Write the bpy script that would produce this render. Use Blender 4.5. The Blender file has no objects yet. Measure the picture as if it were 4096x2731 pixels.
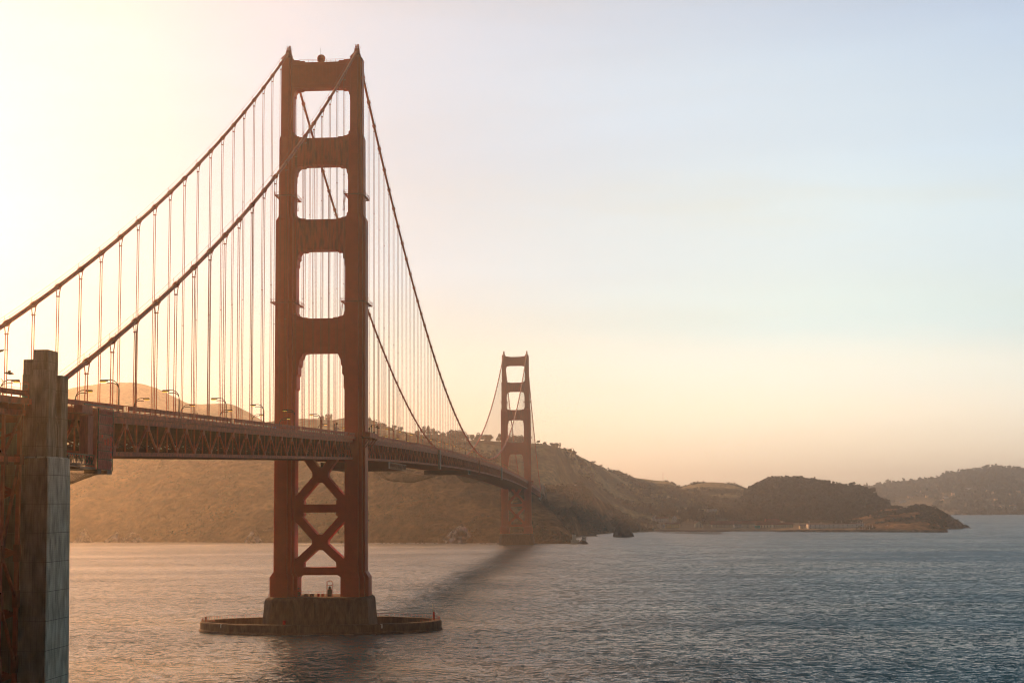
import bpy, math, random
import numpy as np
from mathutils import Vector, Matrix
random.seed(7); rng=np.random.default_rng(7)
sc=bpy.context.scene; col=sc.collection
PI=math.pi
# ------------------------------------------------------------------ camera
PW,PH,PF=4096.,2731.,6365.22
CP=np.array([112.07,-613.54,47.295]); YAW,PITCH,ROLL=0.0611115,0.1018798,-0.0081045
_c,_s=math.cos(YAW),math.sin(YAW); _f=np.array([-_s,_c,0]); _r=np.array([_c,_s,0]); _u=np.array([0,0,1.])
_c,_s=math.cos(PITCH),math.sin(PITCH); CF=_f*_c+_u*_s; CU=_u*_c-_f*_s
_c,_s=math.cos(ROLL),math.sin(ROLL); CR=_r*_c+CU*_s; CU=CU*_c-_r*_s
cam=bpy.data.cameras.new('camera'); co=bpy.data.objects.new('camera',cam); col.objects.link(co)
cam.lens=PF/PW*36; cam.sensor_width=36; cam.clip_start=1; cam.clip_end=60000
M=Matrix.Identity(4)
for i in range(3): M[i][0],M[i][1],M[i][2],M[i][3]=CR[i],CU[i],-CF[i],CP[i]
co.matrix_world=M; sc.camera=co
def ray(x,y):
    d=CF+CR*((x-PW/2)/PF)-CU*((y-PH/2)/PF); return d/np.linalg.norm(d)
def at_dist(x,y,D):                      # point on that sight line at horizontal distance D
    d=ray(x,y); return CP+d*(D/math.hypot(d[0],d[1]))
def on_z(x,y,Z=0.):
    d=ray(x,y); return CP+d*((Z-CP[2])/d[2])
def hdist(p): return math.hypot(p[0]-CP[0],p[1]-CP[1])
# ------------------------------------------------------------------ light
SUN_A=math.radians(32.5); SUN_E=math.radians(13.0)        # west of the bridge axis, low
SD=Vector((-math.sin(SUN_A)*math.cos(SUN_E),math.cos(SUN_A)*math.cos(SUN_E),math.sin(SUN_E)))
sun=bpy.data.lights.new('sun','SUN'); sun.energy=4.3; sun.angle=math.radians(0.6); sun.color=(1,.44,.15)
so=bpy.data.objects.new('sun',sun); col.objects.link(so); so.rotation_euler=SD.to_track_quat('Z','Y').to_euler()
w=bpy.data.worlds.new('World'); sc.world=w; w.use_nodes=True
nt=w.node_tree; N=nt.nodes; L=nt.links
for n in list(N): N.remove(n)
def nd(t,**k):
    n=N.new(t)
    for a,b in k.items(): setattr(n,a,b)
    return n
def ramp(node,stops,mode='EASE'):
    cr=node.color_ramp; cr.interpolation=mode
    while len(cr.elements)>1: cr.elements.remove(cr.elements[-1])
    cr.elements[0].position=stops[0][0]; cr.elements[0].color=(*stops[0][1],1)
    for p,c in stops[1:]:
        e=cr.elements.new(p); e.color=(*c,1)
out=nd('ShaderNodeOutputWorld')
tc=nd('ShaderNodeTexCoord')
sep=nd('ShaderNodeSeparateXYZ'); L.new(tc.outputs['Generated'],sep.inputs[0])
dt=nd('ShaderNodeVectorMath',operation='DOT_PRODUCT'); L.new(tc.outputs['Generated'],dt.inputs[0]); dt.inputs[1].default_value=SD
# cos angle to sun -> 0..1
mr=nd('ShaderNodeMath',operation='MULTIPLY_ADD'); mr.inputs[1].default_value=.5; mr.inputs[2].default_value=.5
L.new(dt.outputs['Value'],mr.inputs[0])
acs=nd('ShaderNodeMath',operation='ARCCOSINE'); L.new(dt.outputs['Value'],acs.inputs[0])
ang=nd('ShaderNodeMath',operation='DIVIDE'); L.new(acs.outputs[0],ang.inputs[0]); ang.inputs[1].default_value=PI
elv=nd('ShaderNodeMath',operation='ARCSINE'); L.new(sep.outputs['Z'],elv.inputs[0])
eln=nd('ShaderNodeMath',operation='DIVIDE'); L.new(elv.outputs[0],eln.inputs[0]); eln.inputs[1].default_value=PI/2
# thin high cloud wisps distort the elevation a little
ns=nd('ShaderNodeTexNoise'); ns.inputs['Scale'].default_value=2.2; ns.inputs['Detail'].default_value=5
mp=nd('ShaderNodeMapping'); mp.inputs['Scale'].default_value=(1,1,5.5); L.new(tc.outputs['Generated'],mp.inputs[0]); L.new(mp.outputs[0],ns.inputs['Vector'])
wob=nd('ShaderNodeMath',operation='MULTIPLY_ADD'); L.new(ns.outputs['Fac'],wob.inputs[0]); wob.inputs[1].default_value=.05; wob.inputs[2].default_value=-.025
el2=nd('ShaderNodeMath',operation='ADD'); L.new(eln.outputs[0],el2.inputs[0]); L.new(wob.outputs[0],el2.inputs[1])
away=nd('ShaderNodeValToRGB'); L.new(el2.outputs[0],away.inputs[0])
ramp(away,[(0,(1.42,1.14,.78)),(.03,(1.3,1.12,.84)),(.05,(1.1,1.06,.88)),(.075,(.80,.93,.88)),(.11,(.76,.90,.94)),(.15,(.66,.79,.89)),(.2,(.53,.64,.79)),(.235,(.055,.22,.29)),(.5,(.035,.14,.19)),(1,(.03,.08,.13))])
near=nd('ShaderNodeValToRGB'); L.new(el2.outputs[0],near.inputs[0])
ramp(near,[(0,(.80,.52,.32)),(.03,(.76,.62,.47)),(.06,(.70,.69,.62)),(.1,(.55,.60,.67)),(.14,(.54,.59,.68)),(.2,(.60,.61,.66)),(.25,(3.3,1.9,1.0)),(.42,(3.0,1.55,.7)),(.6,(.20,.20,.24)),(1,(.05,.10,.2))])
fmx=nd('ShaderNodeMapRange'); L.new(ang.outputs[0],fmx.inputs[0])
fmx.inputs['From Min'].default_value=.09; fmx.inputs['From Max'].default_value=.235; fmx.inputs['To Min'].default_value=1; fmx.inputs['To Max'].default_value=0; fmx.interpolation_type='SMOOTHSTEP'
mx=nd('ShaderNodeMix',data_type='RGBA'); L.new(fmx.outputs[0],mx.inputs['Factor']); L.new(away.outputs[0],mx.inputs[6]); L.new(near.outputs[0],mx.inputs[7])
# brightness by angle from the sun: the sky behind the camera is dim
br=nd('ShaderNodeValToRGB'); L.new(ang.outputs[0],br.inputs[0])
ramp(br,[(0,(7,3.6,1.6)),(.03,(2.4,1.7,1.2)),(.06,(1.08,1.0,.95)),(.09,(1.0,.97,.95)),(.13,(.98,.96,.95)),(.2,(1.0,.99,.98)),(.3,(.88,.90,.95)),(.4,(.34,.37,.42)),(.62,(.36,.31,.28)),(.74,(.13,.12,.12)),(.85,(.045,.048,.055)),(1,(.03,.034,.042))])
mul=nd('ShaderNodeMix',data_type='RGBA',blend_type='MULTIPLY'); mul.inputs['Factor'].default_value=1; L.new(mx.outputs[2],mul.inputs[6]); L.new(br.outputs[0],mul.inputs[7])
ns2=nd('ShaderNodeTexNoise'); ns2.inputs['Scale'].default_value=1.7; ns2.inputs['Detail'].default_value=6; ns2.inputs['Roughness'].default_value=.55
mp2=nd('ShaderNodeMapping'); mp2.inputs['Scale'].default_value=(1,1,7); mp2.inputs['Rotation'].default_value=(.12,.1,.4); L.new(tc.outputs['Generated'],mp2.inputs[0]); L.new(mp2.outputs[0],ns2.inputs['Vector'])
cl=nd('ShaderNodeValToRGB'); ramp(cl,[(.3,(1.01,.92,.82)),(.5,(1,.99,.98)),(.7,(1.02,1.04,1.06))]); L.new(ns2.outputs['Fac'],cl.inputs[0])
mul2=nd('ShaderNodeMix',data_type='RGBA',blend_type='MULTIPLY'); mul2.inputs['Factor'].default_value=1; L.new(mul.outputs[2],mul2.inputs[6]); L.new(cl.outputs[0],mul2.inputs[7])
bg=nd('ShaderNodeBackground'); L.new(mul2.outputs[2],bg.inputs[0]); bg.inputs[1].default_value=1.0
sky=nd('ShaderNodeTexSky',sky_type='NISHITA'); sky.sun_disc=False; sky.sun_elevation=SUN_E; sky.sun_rotation=-SUN_A
sky.dust_density=3; bg2=nd('ShaderNodeBackground'); L.new(sky.outputs[0],bg2.inputs[0]); bg2.inputs[1].default_value=.012
add=nd('ShaderNodeAddShader'); L.new(bg.outputs[0],add.inputs[0]); L.new(bg2.outputs[0],add.inputs[1]); L.new(add.outputs[0],out.inputs[0])
sc.view_settings.view_transform='Standard'; sc.view_settings.look='None'; sc.view_settings.exposure=0; sc.view_settings.gamma=1
sc.cycles.volume_bounces=0; sc.cycles.use_adaptive_sampling=False; sc.cycles.sample_clamp_indirect=3; sc.cycles.use_light_tree=False; sc.cycles.filter_width=1.15; sc.cycles.max_bounces=5; sc.cycles.diffuse_bounces=2; sc.cycles.glossy_bounces=2
# ------------------------------------------------------------------ materials
def mat(name,fn):
    m=bpy.data.materials.new(name); m.use_nodes=True; t=m.node_tree; b=t.nodes['Principled BSDF']; fn(t,b); return m
def noise_col(t,b,c1,c2,scale,detail=6,lo=.35,hi=.65,stretch=None,coord='Object',rough=None,bump=0,bs=1,dist=1.0):
    tcx=t.nodes.new('ShaderNodeTexCoord'); mpp=t.nodes.new('ShaderNodeMapping')
    t.links.new(tcx.outputs[coord],mpp.inputs[0])
    if stretch: mpp.inputs['Scale'].default_value=stretch
    n=t.nodes.new('ShaderNodeTexNoise'); n.inputs['Scale'].default_value=scale; n.inputs['Detail'].default_value=detail
    t.links.new(mpp.outputs[0],n.inputs['Vector'])
    r=t.nodes.new('ShaderNodeValToRGB'); r.color_ramp.elements[0].position=lo; r.color_ramp.elements[1].position=hi
    r.color_ramp.elements[0].color=(*c1,1); r.color_ramp.elements[1].color=(*c2,1)
    t.links.new(n.outputs['Fac'],r.inputs[0]); t.links.new(r.outputs[0],b.inputs['Base Color'])
    if bump:
        bp=t.nodes.new('ShaderNodeBump'); bp.inputs['Strength'].default_value=bump; bp.inputs['Distance'].default_value=dist
        n2=t.nodes.new('ShaderNodeTexNoise'); n2.inputs['Scale'].default_value=bs; n2.inputs['Detail'].default_value=5
        t.links.new(mpp.outputs[0],n2.inputs['Vector']); t.links.new(n2.outputs['Fac'],bp.inputs['Height']); t.links.new(bp.outputs[0],b.inputs['Normal'])
    return n,r,mpp
def simple(name,c,rough=.6,metal=0,var=.25,scale=.5,stretch=None,emit=None,bump=0):
    def f(t,b):
        c1=tuple(x*(1-var) for x in c); c2=tuple(min(1,x*(1+var)) for x in c)
        noise_col(t,b,c1,c2,scale,stretch=stretch,bump=bump,bs=scale*3,dist=.1)
        b.inputs['Roughness'].default_value=rough; b.inputs['Metallic'].default_value=metal
        b.inputs['Specular IOR Level'].default_value=.3
        if emit: b.inputs['Emission Color'].default_value=(*emit[0],1); b.inputs['Emission Strength'].default_value=emit[1]
    return mat(name,f)
STEEL=simple('orange_paint',(.66,.050,.009),.55,var=.06,scale=.35)
STEELW=simple('weathered_orange_paint',(.50,.05,.014),.6,var=.3,scale=.8)
CABLE=simple('cable_paint',(.58,.052,.012),.5,var=.2,scale=1)
ROPE=simple('rope_paint',(.48,.09,.035),.35,var=.1,scale=1)
DARK=simple('dark_metal',(.03,.02,.018),.5)
LAMPG=simple('amber_lamp_glass',(.5,.28,.04),.35,var=.1,emit=((1,.55,.08),.9))
ASPH=simple('asphalt',(.05,.048,.046),.9,scale=2)
def strutf(t,b):
    n,r,mpp=noise_col(t,b,(.24,.03,.010),(.62,.055,.012),.5,lo=.28,hi=.55,stretch=(2.2,1,.35)); b.inputs['Roughness'].default_value=.6
STEELM=simple('part_shaded_red_paint',(.27,.038,.018),.65,var=.25,scale=.8)  # bridge paint darkened less, painting in the shade on the approach columns
STEELD=simple('shaded_red_paint',(.16,.026,.014),.7,var=.3,scale=.8)  # bridge paint darkened: shade inside truss and approach bracing put into the colour
STRUTM=mat('streaked_strut_paint',strutf)
def concf(c1,c2):
    def f(t,b):
        n,r,mpp=noise_col(t,b,c1,c2,.7,8,.3,.72,stretch=(1,1,.35))
        geo=t.nodes.new('ShaderNodeTexCoord')
        # board marks: horizontal lines + fine verticals, lift joints
        wv=t.nodes.new('ShaderNodeTexWave'); wv.wave_type='BANDS'; wv.bands_direction='Z'; wv.inputs['Scale'].default_value=.9; wv.inputs['Distortion'].default_value=6; wv.inputs['Detail'].default_value=5
        t.links.new(geo.outputs['Object'],wv.inputs[0])
        mp2=t.nodes.new('ShaderNodeMapping'); mp2.inputs['Scale'].default_value=(3,3,.25); t.links.new(geo.outputs['Object'],mp2.inputs[0])
        n3=t.nodes.new('ShaderNodeTexNoise'); n3.inputs['Scale'].default_value=1.4; n3.inputs['Detail'].default_value=6; t.links.new(mp2.outputs[0],n3.inputs[0])
        sp=t.nodes.new('ShaderNodeSeparateXYZ'); t.links.new(geo.outputs['Object'],sp.inputs[0])
        md=t.nodes.new('ShaderNodeMath'); md.operation='PINGPONG'; md.inputs[1].default_value=2.4; t.links.new(sp.outputs['Z'],md.inputs[0])
        lt=t.nodes.new('ShaderNodeMath'); lt.operation='LESS_THAN'; lt.inputs[1].default_value=.035; t.links.new(md.outputs[0],lt.inputs[0])
        m1=t.nodes.new('ShaderNodeMix'); m1.data_type='RGBA'; m1.blend_type='MULTIPLY'; m1.inputs['Factor'].default_value=.08
        t.links.new(r.outputs[0],m1.inputs[6]); t.links.new(wv.outputs['Color'],m1.inputs[7])
        m2=t.nodes.new('ShaderNodeMix'); m2.data_type='RGBA'; m2.blend_type='OVERLAY'; m2.inputs['Factor'].default_value=.8
        t.links.new(m1.outputs[2],m2.inputs[6]); t.links.new(n3.outputs['Fac'],m2.inputs[7])
        m3=t.nodes.new('ShaderNodeMix'); m3.data_type='RGBA'; t.links.new(lt.outputs[0],m3.inputs['Factor']); t.links.new(m2.outputs[2],m3.inputs[6]); m3.inputs[7].default_value=(.11,.11,.09,1)
        t.links.new(m3.outputs[2],b.inputs['Base Color']); b.inputs['Roughness'].default_value=.9
        bp=t.nodes.new('ShaderNodeBump'); bp.inputs['Strength'].default_value=.4; bp.inputs['Distance'].default_value=.15; t.links.new(n3.outputs['Fac'],bp.inputs['Height']); t.links.new(bp.outputs[0],b.inputs['Normal'])
    return f
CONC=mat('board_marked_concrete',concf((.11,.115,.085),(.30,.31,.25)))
CONCL=mat('pale_weathered_concrete',concf((.36,.38,.31),(.86,.89,.77)))
CONCD=mat('dark_concrete',concf((.05,.045,.035),(.13,.12,.09)))  # darkest of the concrete tones, for the cross wall
PIERC=mat('stained_pier_concrete',concf((.07,.035,.026),(.17,.11,.08)))
TARP=simple('burgundy_tarpaulin',(.50,.085,.10),.55,var=.25,scale=1.2,stretch=(4,4,.5),bump=.6)
TARPR=simple('red_tarpaulin',(.85,.03,.02),.6,var=.3,scale=1.5)
NETM=simple('safety_net_rope',(.12,.08,.035),.9)
WHITE=simple('white_paint',(.86,.84,.80),.7,var=.1)
CREAM=simple('cream_wall',(.82,.75,.58),.8,var=.1,scale=.3)
YELLOW=simple('yellow_wall',(.85,.66,.32),.8,var=.1,scale=.3)
ROOFR=simple('red_roof_tiles',(.22,.07,.045),.85,var=.25,scale=.4)
ROOFG=simple('grey_roof',(.16,.15,.14),.85,var=.2,scale=.4)
GLASS=simple('dark_window_glass',(.03,.035,.04),.12,var=.1)
SIGNW=simple('white_sign',(.8,.8,.78),.5,var=.03); SIGNB=simple('blue_sign',(.03,.12,.5),.5,var=.05); BLACK=simple('black_lettering',(.02,.02,.02),.6)
TIMBER=simple('old_timber',(.09,.06,.045),.9,var=.4,scale=1)
def hillf(grass,scrub,sc1,lo,hi,sc2=.05):
    def f(t,b):
        n,r,mpp=noise_col(t,b,scrub,grass,sc1,9,lo,hi,bump=.9,bs=sc2,dist=8)
        n2=t.nodes.new('ShaderNodeTexNoise'); n2.inputs['Scale'].default_value=.12; n2.inputs['Detail'].default_value=8; t.links.new(mpp.outputs[0],n2.inputs['Vector'])
        r2=t.nodes.new('ShaderNodeValToRGB'); r2.color_ramp.elements[0].position=.3; r2.color_ramp.elements[1].position=.7
        r2.color_ramp.elements[0].color=(.35,.38,.32,1); r2.color_ramp.elements[1].color=(1.25,1.15,1.05,1); t.links.new(n2.outputs['Fac'],r2.inputs[0])
        m=t.nodes.new('ShaderNodeMix'); m.data_type='RGBA'; m.blend_type='MULTIPLY'; m.inputs['Factor'].default_value=1
        t.links.new(r.outputs[0],m.inputs[6]); t.links.new(r2.outputs[0],m.inputs[7]); t.links.new(m.outputs[2],b.inputs['Base Color'])
        b.inputs['Roughness'].default_value=1; b.inputs['Specular IOR Level'].default_value=.1
    return f
HGRASS=mat('dry_grass_hill',hillf((.52,.44,.26),(.07,.09,.055),.008,.42,.56))
HCLIFF=mat('scrubby_cliff',hillf((.36,.22,.11),(.055,.045,.028),.02,.35,.65,.12))
HFOREST=mat('forest_floor',hillf((.05,.055,.03),(.03,.04,.02),.02,.4,.6))
HFAR=mat('far_hill_cover',hillf((.34,.29,.19),(.12,.13,.09),.006,.4,.6,.02))  # colours lightened to stand in for haze over the far hills
ROCK=mat('sea_rock',lambda t,b:(noise_col(t,b,(.035,.03,.025),(.20,.17,.13),.12,8,.35,.7,bump=1,bs=.4,dist=2),setattr(b.inputs['Roughness'],'default_value',.95)))
GUANO=mat('guano_streaked_rock',lambda t,b:(noise_col(t,b,(.05,.035,.028),(.80,.70,.60),.14,9,.48,.60,bump=1,bs=.4,dist=2),setattr(b.inputs['Roughness'],'default_value',.95)))
BARK=simple('bark',(.08,.06,.045),.95)
def leaff(c1,c2):
    return lambda t,b:(noise_col(t,b,c1,c2,.12,6,.3,.7),setattr(b.inputs['Roughness'],'default_value',.9),setattr(b.inputs['Specular IOR Level'],'default_value',.1))
LEAF=mat('dark_foliage',leaff((.022,.045,.03),(.075,.105,.065)))
LEAF3=mat('haze_paled_foliage',leaff((.09,.10,.065),(.18,.18,.12)))  # far shore leaves: distance haze put into the colour as a paler green
LEAF2=mat('olive_foliage',leaff((.035,.05,.03),(.10,.115,.065)))
SAND=simple('shore_ground',(.20,.155,.10),.95,var=.35,scale=.05)
FOAM=simple('sea_foam',(.75,.72,.68),.9,var=.1)
def waterf(t,b):
    tcx=t.nodes.new('ShaderNodeTexCoord'); lk=t.links.new
    def vm(op,x=None,y=None,sc_=None,v=None):
        n=t.nodes.new('ShaderNodeVectorMath'); n.operation=op
        if x is not None: lk(x,n.inputs[0])
        if y is not None: lk(y,n.inputs[1])
        if v is not None: n.inputs[1].default_value=v
        if sc_ is not None: n.inputs['Scale'].default_value=sc_
        return n.outputs[0]
    # slopes of the waves on four scales: swell, waves, wavelets, chop
    tot=None
    for (sx,sy),s_,amp,de in (((.55,1),.02,.10,3),((.6,1),.13,.38,3),((.75,1),.55,1.15,3),((1,1),2.1,1.2,2)):
        mpp=t.nodes.new('ShaderNodeMapping'); mpp.inputs['Scale'].default_value=(sx,sy,1); mpp.inputs['Rotation'].default_value=(0,0,-.12)
        lk(tcx.outputs['Object'],mpp.inputs[0])
        n=t.nodes.new('ShaderNodeTexNoise'); n.inputs['Scale'].default_value=s_; n.inputs['Detail'].default_value=de; n.inputs['Roughness'].default_value=.6; n.inputs['Distortion'].default_value=.4
        lk(mpp.outputs[0],n.inputs['Vector'])
        d=vm('SCALE',vm('SUBTRACT',n.outputs['Color'],v=(.5,.5,.5)),sc_=amp)
        tot=d if tot is None else vm('ADD',tot,d)
    # wind patches: calmer and rougher streaks
    mpp=t.nodes.new('ShaderNodeMapping'); mpp.inputs['Scale'].default_value=(.22,1,1); mpp.inputs['Rotation'].default_value=(0,0,-.1); lk(tcx.outputs['Object'],mpp.inputs[0])
    n=t.nodes.new('ShaderNodeTexNoise'); n.inputs['Scale'].default_value=.009; n.inputs['Detail'].default_value=4; lk(mpp.outputs[0],n.inputs['Vector'])
    mr_=t.nodes.new('ShaderNodeMapRange'); mr_.inputs['From Min'].default_value=.35; mr_.inputs['From Max'].default_value=.58; mr_.inputs['To Min'].default_value=.38; mr_.inputs['To Max'].default_value=1.15; lk(n.outputs['Fac'],mr_.inputs[0])
    sn=t.nodes.new('ShaderNodeVectorMath'); sn.operation='SCALE'; lk(tot,sn.inputs[0]); lk(mr_.outputs[0],sn.inputs['Scale'])
    fl=vm('MULTIPLY',sn.outputs[0],v=(1,1,0)); nn=vm('NORMALIZE',vm('ADD',fl,v=(.01,-.20,1)))      # the wind waves lean one way
    lk(nn,b.inputs['Normal'])
    b.inputs['Base Color'].default_value=(.003,.080,.115,1); b.inputs['Roughness'].default_value=.15; b.inputs['IOR'].default_value=1.333; b.inputs['Specular IOR Level'].default_value=.40
WATER=mat('bay_water',waterf)
# ------------------------------------------------------------------ mesh helpers
class MB:
    def __init__(s): s.v=[]; s.f=[]
    def add(s,vs,fs):
        o=len(s.v); s.v.extend([tuple(map(float,q)) for q in vs]); s.f.extend([tuple(o+i for i in q) for q in fs]); return s
    def box(s,a,b):
        (x0,y0,z0),(x1,y1,z1)=a,b
        return s.add([(x0,y0,z0),(x1,y0,z0),(x1,y1,z0),(x0,y1,z0),(x0,y0,z1),(x1,y0,z1),(x1,y1,z1),(x0,y1,z1)],
              [(0,3,2,1),(4,5,6,7),(0,1,5,4),(1,2,6,5),(2,3,7,6),(3,0,4,7)])
    def cbox(s,c,d): return s.box([c[i]-d[i]/2 for i in range(3)],[c[i]+d[i]/2 for i in range(3)])
    def beam(s,p,q,w,h=None):
        h=h or w; p=Vector(p); q=Vector(q); d=(q-p).normalized()
        r=d.cross(Vector((0,0,1)))
        if r.length<1e-3: r=Vector((1,0,0))
        r.normalize(); u=r.cross(d)
        vs=[]
        for e in (p,q):
            for a,b in ((-1,-1),(1,-1),(1,1),(-1,1)): vs.append(e+r*(a*w/2)+u*(b*h/2))
        return s.add(vs,[(0,1,2,3),(7,6,5,4),(0,4,5,1),(1,5,6,2),(2,6,7,3),(3,7,4,0)])
    def tube(s,pts,r,n=8,cap=True):
        pts=[Vector(p) for p in pts]; rs=r if hasattr(r,'__len__') else [r]*len(pts)
        vs=[]; 
        for i,p in enumerate(pts):
            d=(pts[min(i+1,len(pts)-1)]-pts[max(i-1,0)]).normalized()
            a=d.cross(Vector((0,1,.013)) if abs(d.y)<.9 else Vector((1,0,.013))).normalized(); b=a.cross(d)
            for k in range(n):
                t=2*PI*k/n; vs.append(p+a*(math.cos(t)*rs[i])+b*(math.sin(t)*rs[i]))
        fs=[]
        for i in range(len(pts)-1):
            for k in range(n):
                k2=(k+1)%n; fs.append((i*n+k,i*n+k2,(i+1)*n+k2,(i+1)*n+k))
        if cap: fs.append(tuple(range(n))[::-1]); fs.append(tuple((len(pts)-1)*n+k for k in range(n)))
        return s.add(vs,fs)
    def prism_y(s,poly,y0,y1):      # polygon in x,z extruded along y
        n=len(poly); vs=[(x,y0,z) for x,z in poly]+[(x,y1,z) for x,z in poly]
        fs=[tuple(range(n)),tuple(range(2*n-1,n-1,-1))]+[(i,i+n,(i+1)%n+n,(i+1)%n) for i in range(n)]
        return s.add(vs,fs)
    def loft(s,rings,cap=True):     # rings: equal-length lists of points
        n=len(rings[0]); vs=[p for r in rings for p in r]; fs=[]
        for i in range(len(rings)-1):
            for k in range(n):
                k2=(k+1)%n; fs.append((i*n+k,i*n+k2,(i+1)*n+k2,(i+1)*n+k))
        if cap: fs.append(tuple(range(n))[::-1]); fs.append(tuple((len(rings)-1)*n+k for k in range(n)))
        return s.add(vs,fs)
    def sphere(s,c,r,n=10,m=6,sq=(1,1,1)):
        rings=[]
        for i in range(m+1):
            t=PI*i/m; rr=max(.001,math.sin(t))*r
            rings.append([(c[0]+rr*math.cos(2*PI*k/n)*sq[0],c[1]+rr*math.sin(2*PI*k/n)*sq[1],c[2]-math.cos(t)*r*sq[2]) for k in range(n)])
        return s.loft(rings)
    def build(s,name,m,parent=None,smooth=False,fix=True):
        me=bpy.data.meshes.new(name); off=(0,0,0)
        if parent is not None: off=wloc(parent)
        me.from_pydata([(x-off[0],y-off[1],z-off[2]) for x,y,z in s.v],[],s.f); me.materials.append(m)
        if smooth: me.polygons.foreach_set('use_smooth',[True]*len(me.polygons))
        me.update()
        if fix:
            import bmesh
            b=bmesh.new(); b.from_mesh(me); bmesh.ops.recalc_face_normals(b,faces=b.faces); b.to_mesh(me); b.free()
        o=bpy.data.objects.new(name,me); col.objects.link(o)
        if parent is not None: o.parent=parent
        return o
def wloc(o):
    x=y=z=0
    while o is not None: x+=o.location.x; y+=o.location.y; z+=o.location.z; o=o.parent
    return (x,y,z)
def tag(o,label=None,cat=None,group=None,kind=None):
    if label: o['label']=label
    if cat: o['category']=cat
    if group: o['group']=group
    if kind: o['kind']=kind
    return o
def thing(name,loc,label,cat,group=None):
    o=bpy.data.objects.new(name,None); col.objects.link(o); o.location=loc; o.empty_display_size=.5
    return tag(o,label,cat,group)
def copy_tree(o,parent=None):
    c=o.copy(); col.objects.link(c); c.parent=parent
    for ch in list(o.children): copy_tree(ch,c)
    return c
def mesh_np(name,V,F,m,parent=None,smooth=True):
    me=bpy.data.meshes.new(name)
    V=np.asarray(V,np.float32); F=np.asarray(F,np.int32)
    if parent is not None: V=V-np.array(wloc(parent),np.float32)
    me.vertices.add(len(V)); me.vertices.foreach_set('co',V.ravel())
    k=F.shape[1]; me.loops.add(F.size); me.loops.foreach_set('vertex_index',F.ravel())
    me.polygons.add(len(F)); me.polygons.foreach_set('loop_start',np.arange(0,F.size,k,dtype=np.int32)); me.polygons.foreach_set('loop_total',np.full(len(F),k,np.int32))
    if smooth: me.polygons.foreach_set('use_smooth',np.ones(len(F),bool))
    me.materials.append(m); me.update(calc_edges=True); me.validate()
    o=bpy.data.objects.new(name,me); col.objects.link(o)
    if parent is not None: o.parent=parent
    return o
# numpy value noise
_P=rng.random((256,256))
def vn(x,y):
    xi=np.floor(x).astype(int); yi=np.floor(y).astype(int); fx=x-xi; fy=y-yi
    fx=fx*fx*(3-2*fx); fy=fy*fy*(3-2*fy)
    a=_P[xi%256,yi%256]; b=_P[(xi+1)%256,yi%256]; c=_P[xi%256,(yi+1)%256]; d=_P[(xi+1)%256,(yi+1)%256]
    return (a*(1-fx)+b*fx)*(1-fy)+(c*(1-fx)+d*fx)*fy
def fbm(x,y,o=5,g=.5):
    s=0;a=1;t=0
    for i in range(o): s=s+a*vn(x*2**i+17.3*i,y*2**i+9.1*i); t+=a; a*=g
    return s/t
def ridged(x,y,o=5):
    s=0;a=1;t=0
    for i in range(o): s=s+a*(1-abs(2*vn(x*2**i+5.3*i,y*2**i+3.1*i)-1)); t+=a; a*=.5
    return s/t
# ------------------------------------------------------------------ water and land
wm=MB(); wm.add([(-16000,-1500,0),(14000,-1500,0),(14000,19000,0),(-16000,19000,0)],[(0,1,2,3)])
tag(wm.build('water',WATER,fix=False),kind='structure')
LAND={}
def land(name,crest,foot,mt,rows=70,step=7,conv=1.25,amp=.16,ns_=110.,back=700,footz=False,rg=.5,fine=1.0,kind='structure',label=None,cat=None):
    """crest: (px,py,distance); foot: (px,distance). A fan of columns from the shore up to the crest and down behind it."""
    cx=np.array([c[0] for c in crest],float); xs=np.arange(cx[0],cx[-1]+1,step)
    cy=np.interp(xs,cx,[c[1] for c in crest]); cd=np.interp(xs,cx,[c[2] for c in crest])
    k=np.ones(5)/5; cy=np.convolve(np.pad(cy,2,'edge'),k,'valid') if len(cy)>8 else cy
    fd=np.interp(xs,[f[0] for f in foot],[f[1] for f in foot])
    t=np.concatenate([np.linspace(0,1,rows),1+np.linspace(0,1,14)[1:]])
    V=np.zeros((len(xs),len(t),3))
    for i,x in enumerate(xs):
        C=at_dist(x,cy[i],cd[i]); d=(C[:2]-CP[:2])/cd[i]
        H=max(C[2],1.)
        D=np.where(t<=1,fd[i]+(cd[i]-fd[i])*t,cd[i]+(t-1)*back)
        h=np.where(t<=1,H*(1-(1-np.minimum(t,1))**conv),H*(1-(np.maximum(t,1)-1)**1.5*1.1))
        V[i,:,0]=CP[0]+d[0]*D; V[i,:,1]=CP[1]+d[1]*D; V[i,:,2]=h
    X,Y=V[:,:,0],V[:,:,1]
    env=np.sin(np.clip(t,0,1)*PI)**.6*np.where(t>1,0,1)+np.where(t>1,.4*(t-1),0)
    n=rg*(ridged(X/ns_+3,Y/ns_*.8,6)-.62)+(1-rg)*(fbm(X/ns_*1.3,Y/ns_*1.3,6)-.5)
    Hc=V[:,rows-1:rows,2]
    V[:,:,2]+=n*amp*2*Hc*env[None,:]
    V[:,:,2]+=(fbm(X/14,Y/14,4)-.5)*fine*3*np.clip(t*6,0,1)[None,:]
    V[:,0,2]=-3; V[:,1,2]=np.minimum(V[:,1,2],np.maximum(V[:,1,2],.2))
    nx,nt_=len(xs),len(t)
    idx=np.arange(nx*nt_).reshape(nx,nt_)
    F=np.stack([idx[:-1,:-1],idx[1:,:-1],idx[1:,1:],idx[:-1,1:]],-1).reshape(-1,4)
    o=mesh_np(name,V.reshape(-1,3),F,mt); tag(o,label,cat,kind=kind)
    LAND[name]=(V,xs,t,rows); return o
def pz(px,py): return hdist(on_z(px,py,0))
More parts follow.
